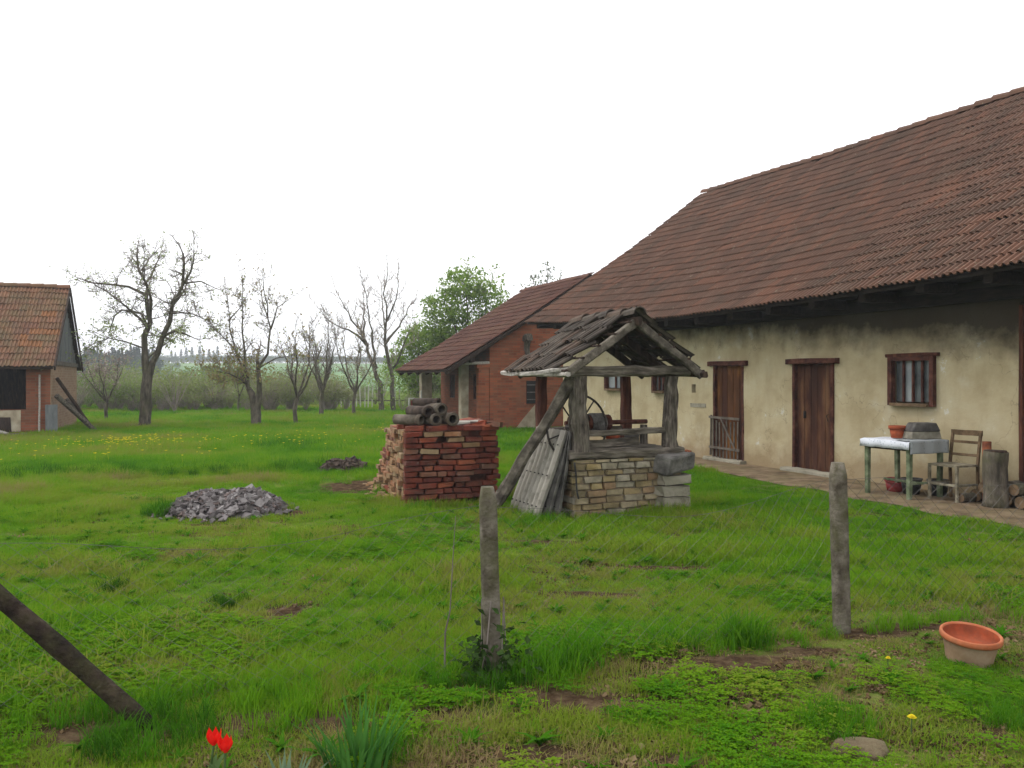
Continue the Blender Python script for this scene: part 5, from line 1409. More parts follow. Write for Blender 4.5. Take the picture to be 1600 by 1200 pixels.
def tulip(x, y, h, lean, rot, label):
    e = empty('tulip', g3(x, y), rot)
    mb = MB(); mb.tube([(0, 0, -0.02), (lean * 0.3, 0, h * 0.5), (lean, 0, h)], 0.005, 6); mb.build('stem', M['tulip_leaf'], e, True)
    for k in range(6):
        a = k * math.pi / 3; rr = 0.020 if k % 2 else 0.024
        mb = MB(); n, m = 5, 4; H = 0.068
        for j in range(n + 1):
            t = j / n; r_ = rr * (0.25 + 1.15 * math.sin(min(t * 1.9, 1.75))) * (1 - 0.16 * t * t); zz = h - 0.004 + H * t
            half = (0.62 * math.sin(math.pi * (0.12 + 0.82 * t)) + 0.05)
            for i in range(m + 1):
                b = a + (i / m - 0.5) * 2 * half
                mb.v.append((lean + r_ * math.cos(b), r_ * math.sin(b), zz - 0.010 * abs(i / m - 0.5) * 2 * t))
        for j in range(n):
            for i in range(m):
                q = j * (m + 1) + i; mb.f.append((q, q + 1, q + m + 2, q + m + 1)); mb.mi.append(0); mb.rnd.append(0)
        mb.build('petal', M['tulip_petal'], e, True)
    for k in range(3):
        a = rng.uniform(0, 6.3); mb = MB(); blade(mb, (0.01 * math.cos(a), 0.01 * math.sin(a), -0.01), (math.cos(a), math.sin(a), 0), h * rng.uniform(0.75, 1.0), 0.045, 0.5, 5); mb.build('leaf', M['tulip_leaf'], e, True)
    return tag(e, label, 'tulip', 'red tulips in the foreground')
tulip(-1.215, 3.34, 0.150, 0.012, 0.5, 'red tulip standing at the left, slightly higher of the two')
tulip(-1.145, 3.30, 0.135, 0.015, 1.7, 'red tulip standing at the right, slightly lower of the two')

def leaf_clump(name, x, y, n, h, w, spread, mat, label, cat, bend=(0.1, 0.6)):
    e = empty(name, g3(x, y))
    for k in range(n):
        a = rng.uniform(0, 6.3); r_ = spread * math.sqrt(rng.random())
        mb = MB(); blade(mb, (r_ * math.cos(a), r_ * math.sin(a), -0.02), (math.cos(a + rng.uniform(-.6, .6)), math.sin(a), 0), h * rng.uniform(0.6, 1.05), w * rng.uniform(0.7, 1.2), rng.uniform(*bend), 5)
        mb.build('leaf', M[mat], e, True)
    return tag(e, label, cat)
leaf_clump('iris_clump', -0.62, 3.36, 85, 0.36, 0.020, 0.13, 'iris_leaf', 'clump of upright sword-shaped green leaves at the bottom edge', 'iris')
leaf_clump('daffodil_clump', -0.86, 3.18, 34, 0.21, 0.020, 0.10, 'blue_leaf', 'clump of pale grey-green strap leaves left of the sword leaves', 'daffodil', (0.2, 0.9))
# dandelions close to the camera
def dandelion(x, y, h, label, s=1.0):
    e = empty('dandelion', g3(x, y))
    mb = MB(); mb.tube([(0, 0, -0.02), (0.005, 0, h)], 0.003, 5); mb.build('stem', M['tulip_leaf'], e)
    mb = MB()
    for ring_, (rr, n, zz) in enumerate(((0.020, 16, 0.0), (0.014, 12, 0.006), (0.007, 8, 0.010))):
        for k in range(n):
            a = 2 * math.pi * k / n + ring_; c = (math.cos(a), math.sin(a)); sd = (-c[1], c[0]); w = 0.0032
            mb.add([(0.005 + sd[0] * w, sd[1] * w, h + zz), (0.005 + s * rr * c[0] + sd[0] * w, s * rr * c[1] + sd[1] * w, h + zz + 0.004), (0.005 + s * rr * c[0] - sd[0] * w, s * rr * c[1] - sd[1] * w, h + zz + 0.004), (0.005 - sd[0] * w, -sd[1] * w, h + zz)], [(0, 1, 2, 3)])
    mb.build('flower_head', M['yellow_petal'], e)
    return tag(e, label, 'dandelion', 'dandelions in the near grass')
dandelion(1.79, 3.72, 0.10, 'yellow dandelion beside the half-sunk brown stone')
dandelion(2.06, 4.55, 0.06, 'small yellow dandelion in the grass left of the terracotta pot', 0.7)
# ivy at the foot of the near post
iv = MB()
for k in range(260):
    a = rng.uniform(0, 6.3); z = abs(rng.gauss(0, 0.12)); r_ = 0.07 + abs(rng.gauss(0, 0.09)) * max(0.25, 1 - z * 1.9)
    c = Vector((r_ * math.cos(a), r_ * math.sin(a), z + 0.01)); s = rng.uniform(0.012, 0.03)
    E_ = Euler((rng.uniform(-1, 1), rng.uniform(-1, 1), rng.uniform(0, 6.3))).to_matrix()
    iv.add([c + E_ @ Vector(q) * s for q in ((-1, 0, 0), (0, -0.8, 0.2), (1.1, 0, 0), (0, 0.8, 0.2))], [(0, 1, 2, 3)])
e = empty('ivy', g3(P1[0], P1[1]))
iv.build('leaves', M['ivy_leaf'], e)['kind'] = 'stuff'
mb = MB()
for k in range(5):
    a = k * 1.3; mb.tube([(0.10 * math.cos(a), 0.10 * math.sin(a), 0), (0.066 * math.cos(a + .3), 0.066 * math.sin(a + .3), 0.2), (0.064 * math.cos(a + .6), 0.064 * math.sin(a + .6), 0.42)], 0.004, 4)
mb.build('stem', M['twig'], e)
tag(e, 'dark ivy growing round the foot of the near fence post', 'ivy')
# dry stalk
mb = MB(); b0 = g3(-0.37, 4.55)
pts = [(0.0, 0, -0.02), (0.003, 0, 0.22), (0.03, 0, 0.34), (0.045, 0, 0.62), (0.06, 0.01, 0.86)]
mb.tube(pts, [0.006, 0.005, 0.004, 0.003, 0.0015], 5); o = mb.build('dry_stalk', M['twig']); o.location = b0
tag(o, 'thin dark dry stalk standing left of the near fence post', 'stalk')

# ------------------------------------------------------------------ trees
def rdir():
    while True:
        v = Vector((rng.uniform(-1, 1), rng.uniform(-1, 1), rng.uniform(-1, 1)))
        if 0.05 < v.length < 1: return v.normalized()
class Tree:
    def __init__(s, name, label, base, cat='tree', bark='bark', twig='twig', leaf='leaf_pear', group=None):
        s.e = empty(name, base); tag(s.e, label, cat, group)
        s.tr = MB(); s.cr = MB(); s.bark, s.twig, s.leaf = M[bark], M[twig], M[leaf]
        s.tips = []
    def limb(s, pts, r0, r1, n=7, wob=0.03):
        pts = [Vector(p) for p in pts]
        out = []
        for a, b in zip(pts[:-1], pts[1:]):
            k = max(1, int((b - a).length / 0.35))
            for i in range(k): out.append(a.lerp(b, i / k) + (rdir() * wob if (i or out) else Vector()))
        out.append(pts[-1])
        m = len(out)
        rad = [(r0 + (r1 - r0) * (i / (m - 1)) ** 0.9) * rng.uniform(0.94, 1.06) for i in range(m)]
        rad = [q * 0.88 for q in rad]
        s.tr.tube(out, rad, n, cap=False)
        return out, rad
    def twigs(s, path, rad, start=0.3, per=1.6, L=0.9, lvl=2, up=0.25, spread=0.9, tipr=0.006):
        m = len(path)
        for i in range(m - 1):
            t = i / (m - 1)
            if t < start: continue
            a, b = path[i], path[i + 1]
            for _ in range(int((b - a).length * per * 3 + rng.random())):
                p = a.lerp(b, rng.random()); d = (b - a).normalized()
                nd = (d * 0.5 + rdir() * spread + Vector((0, 0, up))).normalized()
                s.grow(p, nd, L * rng.uniform(0.5, 1.1) * (1.1 - 0.4 * t), max(tipr, min(rad[i] * 0.45, 0.03)), lvl, up, spread, tipr)
        s.grow(path[-1], (path[-1] - path[-2]).normalized(), L * 0.9, max(tipr, rad[-1]), lvl, up, spread, tipr)
    def grow(s, p, d, L, r, lvl, up, spread, tipr):
        n = 4; pts = [p]; c = Vector(p); dd = Vector(d)
        for i in range(n):
            dd = (dd + rdir() * 0.28 + Vector((0, 0, up * 0.22))).normalized(); c = c + dd * (L / n); pts.append(c.copy())
        s.cr.cur = 0
        s.cr.tube(pts, [max(tipr * 0.6, r * (1 - 0.75 * i / n)) for i in range(n + 1)], 3, cap=False)
        if lvl <= 0:
            s.tips += [pts[2], pts[3], pts[4]]; return
        for i in range(1, n + 1):
            for _ in range(2 if i > 1 else 1):
                s.grow(pts[i], (dd * 0.55 + rdir() * spread + Vector((0, 0, up))).normalized(), L * rng.uniform(0.35, 0.62), max(tipr, r * 0.5), lvl - 1, up, spread, tipr)
    def leaves(s, frac, size, per=1, scatter=0.08, where=None):
        s.cr.cur = 1
        for p in s.tips:
            if where and not where(p): continue
            if rng.random() > frac: continue
            for _ in range(per): s.leaf_at(p + rdir() * scatter * rng.random(), size)
    def leaf_at(s, c, size):
        s.cr.cur = 1
        z = size * rng.uniform(0.6, 1.2); s.cr.r = rng.random()
        E_ = Euler((rng.uniform(-1.2, 1.2), rng.uniform(-1.2, 1.2), rng.uniform(0, 6.3))).to_matrix()
        s.cr.add([c + E_ @ Vector(q) * z for q in ((-0.5, 0, 0), (0, -0.32, 0.06), (0.55, 0, 0), (0, 0.32, 0.06))], [(0, 1, 2, 3)])
    def cloud(s, c, rad, n, size):
        for _ in range(n):
            v = rdir() * rng.random() ** 0.45
            s.leaf_at(Vector(c) + Vector((v.x * rad[0], v.y * rad[1], v.z * rad[2])), size)
    def done(s):
        t = s.tr.build('trunk', s.bark, s.e, True)
        c = s.cr.build('crown', [s.twig, s.leaf], s.e, False, attr=True)
        return s.e
def P2(k, x0, z0, lst, dep):
    """limb sketched as offsets (across, up) in tree units, with its own depth run"""
    n = len(lst)
    return [((x - x0) * k, dep * (i / max(1, n - 1)) , (z0 - y) * k) for i, (x, y) in enumerate(lst)]

# old pear tree at left
def old_pear():
    Y = 27.6; k = Y / 1295
    T = Tree('pear_tree', 'old gnarled pear tree with forked trunk and sparse young leaves', (-12.2, Y, 0), leaf='leaf_pear')
    L = lambda lst, dep, d0=0: [(x, y + d0, z) for x, y, z in P2(k, 228, 667, lst, dep)]
    tr, rd = T.limb(L([(227, 672), (227, 655), (229, 612), (232, 580)], 0), 0.23, 0.18, 10, 0.02)
    for lst, dep, d0, r0, r1, per in [
        ([(230, 588), (226, 525), (232, 502), (224, 467), (223, 443), (210, 417), (204, 394)], 0.5, 0, 0.145, 0.035, 2.0),
        ([(234, 585), (248, 551), (259, 528), (273, 505), (280, 478), (297, 449), (300, 417), (303, 402)], -0.9, 0, 0.135, 0.035, 2.0),
        ([(224, 460), (201, 449), (175, 445), (152, 444), (138, 438)], -0.8, 0.3, 0.06, 0.02, 2.2),
        ([(226, 508), (212, 490), (196, 482), (175, 483), (157, 492), (147, 512)], 0.9, 0.2, 0.06, 0.018, 2.2),
        ([(223, 502), (204, 478), (186, 462), (180, 452)], -1.4, 0.1, 0.05, 0.018, 2.2),
        ([(231, 495), (240, 470), (240, 440), (246, 415)], -1.2, 0.2, 0.06, 0.018, 2.2),
        ([(222, 440), (229, 412), (226, 385)], 1.0, 0.3, 0.05, 0.015, 2.2),
        ([(208, 412), (190, 396), (178, 400)], 0.9, 0.4, 0.04, 0.014, 2.2),
        ([(213, 420), (235, 402), (252, 396)], -0.8, 0.4, 0.04, 0.014, 2.2),
        ([(260, 526), (276, 519), (285, 520), (294, 525)], 0.5, -0.3, 0.055, 0.028, 0.6),
        ([(298, 448), (315, 432), (322, 412), (327, 395)], -0.7, -0.6, 0.05, 0.014, 2.4),
        ([(297, 446), (316, 440), (335, 450)], 0.8, -0.6, 0.04, 0.012, 2.2),
        ([(281, 478), (287, 450), (281, 420)], 1.2, -0.5, 0.045, 0.014, 2.2),
        ([(278, 492), (300, 488), (314, 500)], 1.4, -0.5, 0.035, 0.012, 2.0),
        ([(226, 545), (205, 535), (188, 530), (172, 540)], -1.2, 0.1, 0.04, 0.012, 2.0),
        ([(229, 560), (246, 530), (252, 505)], 1.6, 0.1, 0.04, 0.012, 2.0)]:
        p, r_ = T.limb(L(lst, dep, d0), r0, r1, 6, 0.05)
        T.twigs(p, r_, 0.25 if len(lst) > 4 else 0.1, per * 1.75, 0.70, 1, 0.10, 0.95, 0.0095)
    low = lambda p: p.z < 3.6
    T.leaves(0.85, 0.10, 1, 0.2, low); T.leaves(0.25, 0.085, 1, 0.12)
    return T.done()
old_pear()
def plum():
    Y = 28.4; k = Y / 1295
    T = Tree('plum_tree', 'pollarded fruit tree with a stubby dark fork and bronze lower leaves', (-8.77, Y, 0), leaf='leaf_bronze')
    L = lambda lst, dep, d0=0: [(x, y + d0, z) for x, y, z in P2(k, 400, 665, lst, dep)]
    T.limb(L([(400, 670), (400, 650), (399, 632)], 0), 0.19, 0.20, 10, 0.01)
    for lst, dep, d0, r0, r1 in [
        ([(398, 636), (392, 617), (387, 607)], 0.1, 0, 0.15, 0.11), ([(402, 636), (406, 617), (408, 600), (405, 565)], -0.2, 0, 0.14, 0.07)]:
        p, r_ = T.limb(L(lst, dep, d0), r0, r1, 8, 0.02); T.twigs(p, r_, 0.6, 1.2, 0.7, 1, 0.15)
    for lst, dep, d0, r0, r1 in [
        ([(406, 570), (417, 552), (420, 513), (411, 487), (400, 455)], 0.6, 0, 0.06, 0.015),
        ([(419, 513), (432, 482), (455, 472)], -0.8, 0.3, 0.045, 0.012),
        ([(414, 495), (414, 460), (413, 428)], -0.5, 0.3, 0.035, 0.010),
        ([(388, 608), (385, 572), (384, 530), (383, 475), (386, 440)], -0.5, 0, 0.06, 0.012),
        ([(387, 605), (368, 553), (357, 529), (349, 481), (345, 460)], 0.6, 0, 0.055, 0.012),
        ([(366, 550), (345, 520), (330, 505)], -0.8, 0.3, 0.04, 0.010), ([(352, 500), (366, 480), (372, 455)], 0.7, 0.3, 0.035, 0.010),
        ([(404, 575), (425, 560), (445, 555)], 0.8, 0, 0.045, 0.012), ([(388, 600), (365, 585), (345, 580)], -0.8, 0, 0.045, 0.012), ([(388, 600), (360, 590), (330, 598)], 0.9, 0, 0.04, 0.010)]:
        p, r_ = T.limb(L(lst, dep, d0), r0, r1, 5, 0.05); T.twigs(p, r_, 0.2, 2.7, 0.68, 1, 0.22, 0.8, 0.0085)
    T.leaves(0.75, 0.10, 2, 0.18, lambda p: p.z < 2.6); T.leaves(0.35, 0.085, 1, 0.1)
    T.cloud((-0.5, 0, 1.85), (1.3, 1.0, 0.55), 700, 0.11)
    return T.done()
plum()
def ash_pair():
    Y = 40.0; k = Y / 1295
    T = Tree('bare_tree', 'tall bare twin-stemmed tree just left of the brick outbuilding', (-6.2, Y, 0), twig='twig_pale', leaf='leaf_green')
    L = lambda lst, dep, d0=0: [(x, y + d0, z) for x, y, z in P2(k, 600, 643, lst, dep)]
    for lst, dep, d0, r0, r1 in [
        ([(596, 648), (594, 600), (577, 557), (566, 525), (540, 487), (523, 458)], 1.0, 0, 0.17, 0.02),
        ([(572, 540), (558, 522), (522, 505), (508, 487)], -1.2, 0.5, 0.07, 0.015),
        ([(588, 575), (583, 515), (574, 450)], -1.0, 0.2, 0.09, 0.015),
        ([(566, 525), (562, 490), (556, 450)], 1.3, 0.6, 0.07, 0.015),
        ([(615, 646), (612, 590), (603, 540), (606, 492), (602, 460), (608, 428)], -0.6, 0.3, 0.16, 0.02),
        ([(604, 535), (622, 508), (640, 468)], 1.2, 0, 0.08, 0.015), ([(606, 500), (622, 470), (628, 440)], -1.3, 0, 0.06, 0.015),
        ([(604, 520), (594, 480), (590, 445)], 1.4, 0, 0.06, 0.015), ([(613, 575), (632, 545), (645, 515)], -1.2, 0.3, 0.07, 0.015)]:
        p, r_ = T.limb(L(lst, dep, d0), r0, r1, 6, 0.06); T.twigs(p, r_, 0.3, 1.5, 1.0, 1, 0.30, 0.7, 0.012)
    T.cloud((0.2, 0.2, 1.2), (1.0, 0.9, 1.2), 260, 0.12)
    return T.done()
ash_pair()
def young(name, label, base, H, stems, leaf, lf, twig='twig', lsize=0.1, tw=0.9, r0=0.08, spread=0.25, cloud=None, up=0.35, fork=0.25, cat='tree', group='small orchard trees', fine=0.010):
    T = Tree(name, label, base, cat=cat, leaf=leaf, twig=twig, group=group)
    p0, r_ = T.limb([(0, 0, -0.05), (rng.uniform(-.05, .05), 0, H * fork * 0.5), (rng.uniform(-.08, .08), 0, H * fork)], r0, r0 * 0.8, 7, 0.02)
    for i in range(stems):
        a = 2 * math.pi * i / stems + rng.uniform(-.4, .4); q = H * spread * rng.uniform(0.6, 1.2)
        top = H * rng.uniform(0.72, 1.0)
        pts = [p0[-1], Vector((math.cos(a) * q * 0.55, math.sin(a) * q * 0.55, H * (fork + 0.25))), Vector((math.cos(a) * q, math.sin(a) * q, top))]
        p, rr = T.limb(pts, r0 * 0.55, 0.012, 5, 0.06); T.twigs(p, rr, 0.05, 1.8 * tw, H * 0.18, 1, up, 0.75, fine)
    T.leaves(lf, lsize, 1, 0.12)
    if cloud:
        for c, r3, n in cloud: T.cloud(c, r3, n, lsize)
    return T.done()
young('apple_tree', 'thin dark-stemmed tree standing right of the pollarded tree', (-7.95, 30.5, 0), 3.6, 5, 'leaf_bronze', 0.30, r0=0.10, spread=0.24)
young('apple_tree', 'slender upright tree between the thin dark one and the pickets', (-8.2, 35.7, 0), 4.0, 6, 'leaf_grey', 0.14, r0=0.12, spread=0.2, up=0.6)
young('apple_tree', 'pale small tree right in front of the pickets', (-6.95, 36.5, 0), 3.9, 5, 'leaf_bronze', 0.18, twig='twig_pale', r0=0.10, spread=0.26)
young('blossom_tree', 'low bushy tree with dull pale blossom beside the brick shed', (-15.9, 32.5, 0), 2.7, 6, 'blossom', 0.35, r0=0.08, spread=0.30, cloud=[((-0.1, 0, 2.0), (0.8, 0.7, 0.5), 230)], lsize=0.10)
young('apple_tree', 'faint thin tree between the pear tree and the pollarded one', (-13.2, 40.0, 0), 3.0, 4, 'leaf_grey', 0.25, twig='twig_pale', r0=0.06, spread=0.3)
def leafy(name, label, base, H, blobs, leaf, stems=7, lsize=0.16, group='leafy trees behind the outbuilding', twig='twig_pale', r0=0.22, tips=0.9):
    T = Tree(name, label, base, leaf=leaf, twig=twig, group=group)
    p0, r_ = T.limb([(0, 0, -0.05), (0.05, 0, H * 0.2)], r0, r0 * 0.85, 8, 0.02)
    for i, (c, r3, n) in enumerate(blobs):
        c = Vector(c)
        p, rr = T.limb([p0[-1], p0[-1].lerp(c, 0.5) + Vector((0, 0, 0.1 * H)) * 0.3, c + Vector((0, 0, r3[2] * 0.5))], r0 * 0.45, 0.02, 5, 0.08)
        T.twigs(p, rr, 0.35, 0.8, min(r3) * 0.95, 1, 0.25, 0.9, 0.012)
        # leaf sprays: small clumps spread through the volume leave gaps between them
        for _ in range(int(n * 1.3)):
            v = rdir() * rng.random() ** 0.40
            q = c + Vector((v.x * r3[0], v.y * r3[1], v.z * r3[2]))
            for _ in range(rng.randint(6, 13)): T.leaf_at(q + Vector((rng.gauss(0, .16), rng.gauss(0, .16), rng.gauss(0, .10))), lsize)
    T.leaves(tips, lsize, 1, 0.2)
    return T.done()
leafy('leafy_tree', 'tall fresh green tree rising behind the brick outbuilding', (-2.1, 42.0, 0), 7.4,
      [((-0.2, 0, 6.3), (1.3, 1.2, 0.95), 150), ((1.0, 0.2, 5.8), (1.2, 1.1, 1.1), 75), ((-1.3, -0.3, 5.2), (1.2, 1.1, 0.95), 130), ((1.4, 0.4, 4.6), (1.3, 1.2, 0.9), 60), ((-0.3, 0.2, 4.4), (1.3, 1.2, 0.9), 70), ((-1.8, 0, 3.8), (1.3, 1.1, 0.9), 110), ((0.4, 0, 3.0), (1.4, 1.2, 0.9), 70)], 'leaf_green', lsize=0.17)
leafy('leafy_bush', 'broad light green bush left of the outbuilding eave', (-4.9, 43.0, 0), 4.4,
      [((0, 0, 3.5), (1.1, 1.0, 0.9), 110), ((0.9, 0, 2.6), (1.1, 1.0, 0.9), 110), ((-0.9, 0.2, 2.4), (1.0, 1.0, 0.9), 80), ((0.2, -0.2, 1.4), (1.5, 1.0, 0.9), 120), ((1.5, 0.2, 3.6), (0.8, 0.8, 0.9), 80)], 'leaf_green', lsize=0.17, r0=0.12)
leafy('pale_tree', 'thin pale tree top showing over the outbuilding ridge', (2.0, 48.0, 0), 7.4,
      [((0, 0, 7.6), (0.5, 0.5, 0.8), 10), ((-0.7, 0, 6.6), (1.0, 0.8, 0.8), 26), ((0.8, 0, 6.5), (1.0, 0.8, 0.8), 24), ((0.0, 0, 5.2), (1.4, 1.0, 0.6), 26)], 'leaf_grey', lsize=0.15, r0=0.14, tips=0.8)

# ------------------------------------------------------------------ picket fence and red board by the outbuilding
pf = empty('picket_fence', (-7.6, 44.0, 0))
tag(pf, 'row of weathered white pickets far behind the small trees', 'picket fence')
pk = MB(); pk.box((0, 0, 0.6), (0.06, 0.025, 1.2)); pk.add([(-0.03, -0.0125, 1.2), (0.03, -0.0125, 1.2), (0.03, 0.0125, 1.2), (-0.03, 0.0125, 1.2), (0, 0, 1.28)], [(0, 1, 4), (1, 2, 4), (2, 3, 4), (3, 0, 4)])
pkm = pk.mesh('picket', M['white_paint'])
for i in range(26):
    if i in (11, 14, 18, 19, 22): continue
    link('picket', pkm, pf, Matrix.Translation((-1.9 + i * 0.20 + rng.uniform(-.02, .02), 0.05 * i, rng.uniform(-.12, .06))) @ Matrix.Rotation(rng.gauss(0, .03), 4, 'Y'))
mb = MB(); mb.beam((-2.0, 0.03, 0.45), (3.2, 1.3, 0.42), 0.03, 0.06, 5, 0.004); mb.build('rail', M['wood_grey_x'], pf)
rbd = empty('red_gate', (-3.30, 28.3, 0))
tag(rbd, 'small dark red gate on white posts beside the outbuilding', 'gate')
mb = MB(); mb.box((0, 0, 0.62), (0.30, 0.04, 0.48), jit=0.01); mb.build('panel', M['red_paint'], rbd)
for x in (-0.22, 0.20):
    mb = MB(); mb.beam((x, 0, 0), (x, 0, 0.95 + (0.25 if x > 0 else 0)), 0.05, 0.05, 3, 0.003); mb.build('post', M['white_paint'], rbd)
mb = MB(); mb.beam((-0.22, 0, 0.93), (0.20, 0, 0.92), 0.04, 0.04, 2, 0.003); mb.build('rail', M['white_paint'], rbd)

# ------------------------------------------------------------------ scattered growth (stuff)
def scatter(name, pts, rot, scl, idx, tint, sources, label, cat):
    me = bpy.data.meshes.new(name); me.from_pydata(np.asarray(pts).tolist(), [], [])
    for an, arr, ty in (('rotz', rot, 'FLOAT'), ('scl', scl, 'FLOAT'), ('tint', tint, 'FLOAT'), ('idx', idx, 'INT')):
        a = me.attributes.new(an, ty, 'POINT'); a.data.foreach_set('value', np.asarray(arr).astype(np.int32 if ty == 'INT' else np.float32))
    o = link(name, me)
    coll = bpy.data.collections.new(name + '_kinds')
    for i, sm in enumerate(sources):
        so = bpy.data.objects.new('%s_kind_%02d' % (name, i), sm); coll.objects.link(so)
    ng = bpy.data.node_groups.new(name, 'GeometryNodeTree')
    ng.interface.new_socket('Geometry', in_out='INPUT', socket_type='NodeSocketGeometry'); ng.interface.new_socket('Geometry', in_out='OUTPUT', socket_type='NodeSocketGeometry')
    N = ng.nodes; Lk = ng.links
    gi, go = N.new('NodeGroupInput'), N.new('NodeGroupOutput')
    ci = N.new('GeometryNodeCollectionInfo'); ci.inputs['Collection'].default_value = coll; ci.inputs['Separate Children'].default_value = True; ci.inputs['Reset Children'].default_value = True
    ip = N.new('GeometryNodeInstanceOnPoints'); ip.inputs['Pick Instance'].default_value = True
    def na(an, ty):
        q = N.new('GeometryNodeInputNamedAttribute'); q.data_type = ty; q.inputs['Name'].default_value = an; return q.outputs['Attribute']
    cx = N.new('ShaderNodeCombineXYZ'); Lk.new(na('rotz', 'FLOAT'), cx.inputs[2])
    er = N.new('FunctionNodeEulerToRotation'); Lk.new(cx.outputs[0], er.inputs[0])
    Lk.new(gi.outputs[0], ip.inputs['Points']); Lk.new(ci.outputs[0], ip.inputs['Instance']); Lk.new(na('idx', 'INT'), ip.inputs['Instance Index'])
    Lk.new(er.outputs[0], ip.inputs['Rotation']); Lk.new(na('scl', 'FLOAT'), ip.inputs['Scale'])
    Lk.new(ip.outputs[0], go.inputs[0])
    md = o.modifiers.new('scatter', 'NODES'); md.node_group = ng
    return tag(o, label, cat, kind='stuff')

def tuft(n, h, w, spread, bend, mat, seed, segs=2):
    mb = MB()
    for k in range(n):
        a = rng.uniform(0, 6.3); r_ = spread * math.sqrt(rng.random()); b = rng.uniform(0, 6.3)
        blade(mb, (r_ * math.cos(a), r_ * math.sin(a), -0.01), (math.cos(b), math.sin(b), 0), h * rng.uniform(0.45, 1.1), w * rng.uniform(0.7, 1.3), rng.uniform(*bend), segs)
    return mb.mesh('tuft', M[mat])
def rosette(mat):
    mb = MB()
    for k in range(9):
        a = rng.uniform(0, 6.3)
        blade(mb, (0, 0, 0), (math.cos(a), math.sin(a), 0), rng.uniform(0.06, 0.11), 0.03, rng.uniform(0.8, 1.6), 3)
    return mb.mesh('rosette', M[mat])
kinds = [tuft(46, 0.075, 0.005, 0.10, (0.2, 1.0), 'grass', 1), tuft(46, 0.085, 0.005, 0.10, (0.2, 1.1), 'grass', 2),       # 0,1 short
         tuft(44, 0.14, 0.006, 0.11, (0.2, 1.0), 'grass', 3), tuft(44, 0.15, 0.006, 0.11, (0.2, 1.1), 'grass', 4),          # 2,3 medium
         tuft(40, 0.27, 0.008, 0.10, (0.1, 0.8), 'grass', 5, 3), tuft(40, 0.25, 0.008, 0.12, (0.1, 0.9), 'grass', 6, 3),     # 4,5 tall
         tuft(26, 0.065, 0.004, 0.12, (1.2, 3.0), 'grass', 7), rosette('grass'),                                            # 6 straw, 7 weed
         tuft(60, 0.16, 0.014, 0.24, (0.2, 1.0), 'grass', 8), tuft(60, 0.17, 0.014, 0.24, (0.2, 1.1), 'grass', 9)]           # 8,9 far, coarser
def clover():
    mb = MB()
    for k in range(26):
        a = rng.uniform(0, 6.3); r_ = 0.10 * math.sqrt(rng.random()); px, py = r_ * math.cos(a), r_ * math.sin(a); z = rng.uniform(0.02, 0.055)
        for j in range(3):
            b = a + j * 2.1; s_ = rng.uniform(0.010, 0.016)
            mb.add([(px, py, z), (px + s_ * math.cos(b - .5), py + s_ * math.sin(b - .5), z + rng.uniform(0, .006)), (px + 1.5 * s_ * math.cos(b), py + 1.5 * s_ * math.sin(b), z), (px + s_ * math.cos(b + .5), py + s_ * math.sin(b + .5), z + rng.uniform(0, .006))], [(0, 1, 2, 3)])
    return mb.mesh('clover', M['grass'])
def litter():
    mb = MB()
    for k in range(22):
        a = rng.uniform(0, 6.3); r_ = 0.13 * math.sqrt(rng.random()); s_ = rng.uniform(.006, .02)
        E_ = Euler((rng.uniform(-.6, .6), rng.uniform(-.6, .6), rng.uniform(0, 6.3))).to_matrix()
        if k % 3: mb.add([Vector((r_ * math.cos(a), r_ * math.sin(a), 0.012)) + E_ @ Vector(q) * s_ for q in ((-1, 0, 0), (0, -.5, .2), (1, 0, 0), (0, .5, .2))], [(0, 1, 2, 3)])
        else: mb.box((r_ * math.cos(a), r_ * math.sin(a), 0.006), (s_ * 1.3, s_, s_ * .8), 0, s_ * .25, E_)
    return mb.mesh('litter', M['litter'])
kinds += [clover(), clover(), litter(), litter()]                   # 10,11 clover, 12,13 dead leaves and clods
def grass_points():
    P = []
    bands = [(2.6, 5.2, 520), (5.2, 8.0, 330), (8.0, 12.0, 190), (12.0, 18.0, 110), (18.0, 28.0, 30), (28.0, 48.0, 11)]
    for (y0, y1, dens) in bands:
        hw = 0.70 * y1 + 1.2
        n = int(dens * (y1 - y0) * 2 * hw)
        x = nrng.uniform(-hw, hw, n); y = nrng.uniform(y0, y1, n)
        m = np.abs(x) < 0.68 * y + 1.2
        P.append(np.stack([x[m], y[m]], 1))
    return np.concatenate(P)
XY = grass_points(); x, y = XY[:, 0], XY[:, 1]
keep = np.ones(len(x), bool)
# barn, path and their footprint
s_ = (x - BO.x) * UX.x + (y - BO.y) * UX.y; t_ = (x - BO.x) * VX.x + (y - BO.y) * VX.y
edge = path_edge(s_) - 0.03 + nrng.normal(0, 0.05, len(x))
keep &= ~((s_ > -0.5) & (t_ > edge))
def local(px, py, a):
    dx, dy = x - px, y - py; c, s = math.cos(a), math.sin(a)
    return dx * c + dy * s, -dx * s + dy * c
lx, ly = local(WO.x, WO.y, WA); keep &= ~((lx > 0.02) & (lx < WW - 0.02) & (ly > 0.02) & (ly < WD))
lx, ly = local(PO.x, PO.y, PA); keep &= ~((lx > 0.02) & (lx < PW) & (ly > 0.02) & (ly < PD))
lx, ly = local(-0.69, 25.6, WA); keep &= ~((lx > -0.2) & (ly > -0.05) & (lx < 7) & (ly < 5))
lx, ly = local(-13.07, 23.5, math.atan2(0.36, 0.933)); keep &= ~((lx < 0.0) & (ly > 0.0) & (ly < 6))
keep &= ~((((x + 3.50) / 0.64) ** 2 + ((y - 10.12) / 0.58) ** 2) < 0.80)
keep &= ~((((x - 2.60) / 0.14) ** 2 + ((y - 4.72) / 0.14) ** 2) < 1)
keep &= ~((((x - 1.52) / 0.13) ** 2 + ((y - 3.62) / 0.10) ** 2) < 1)
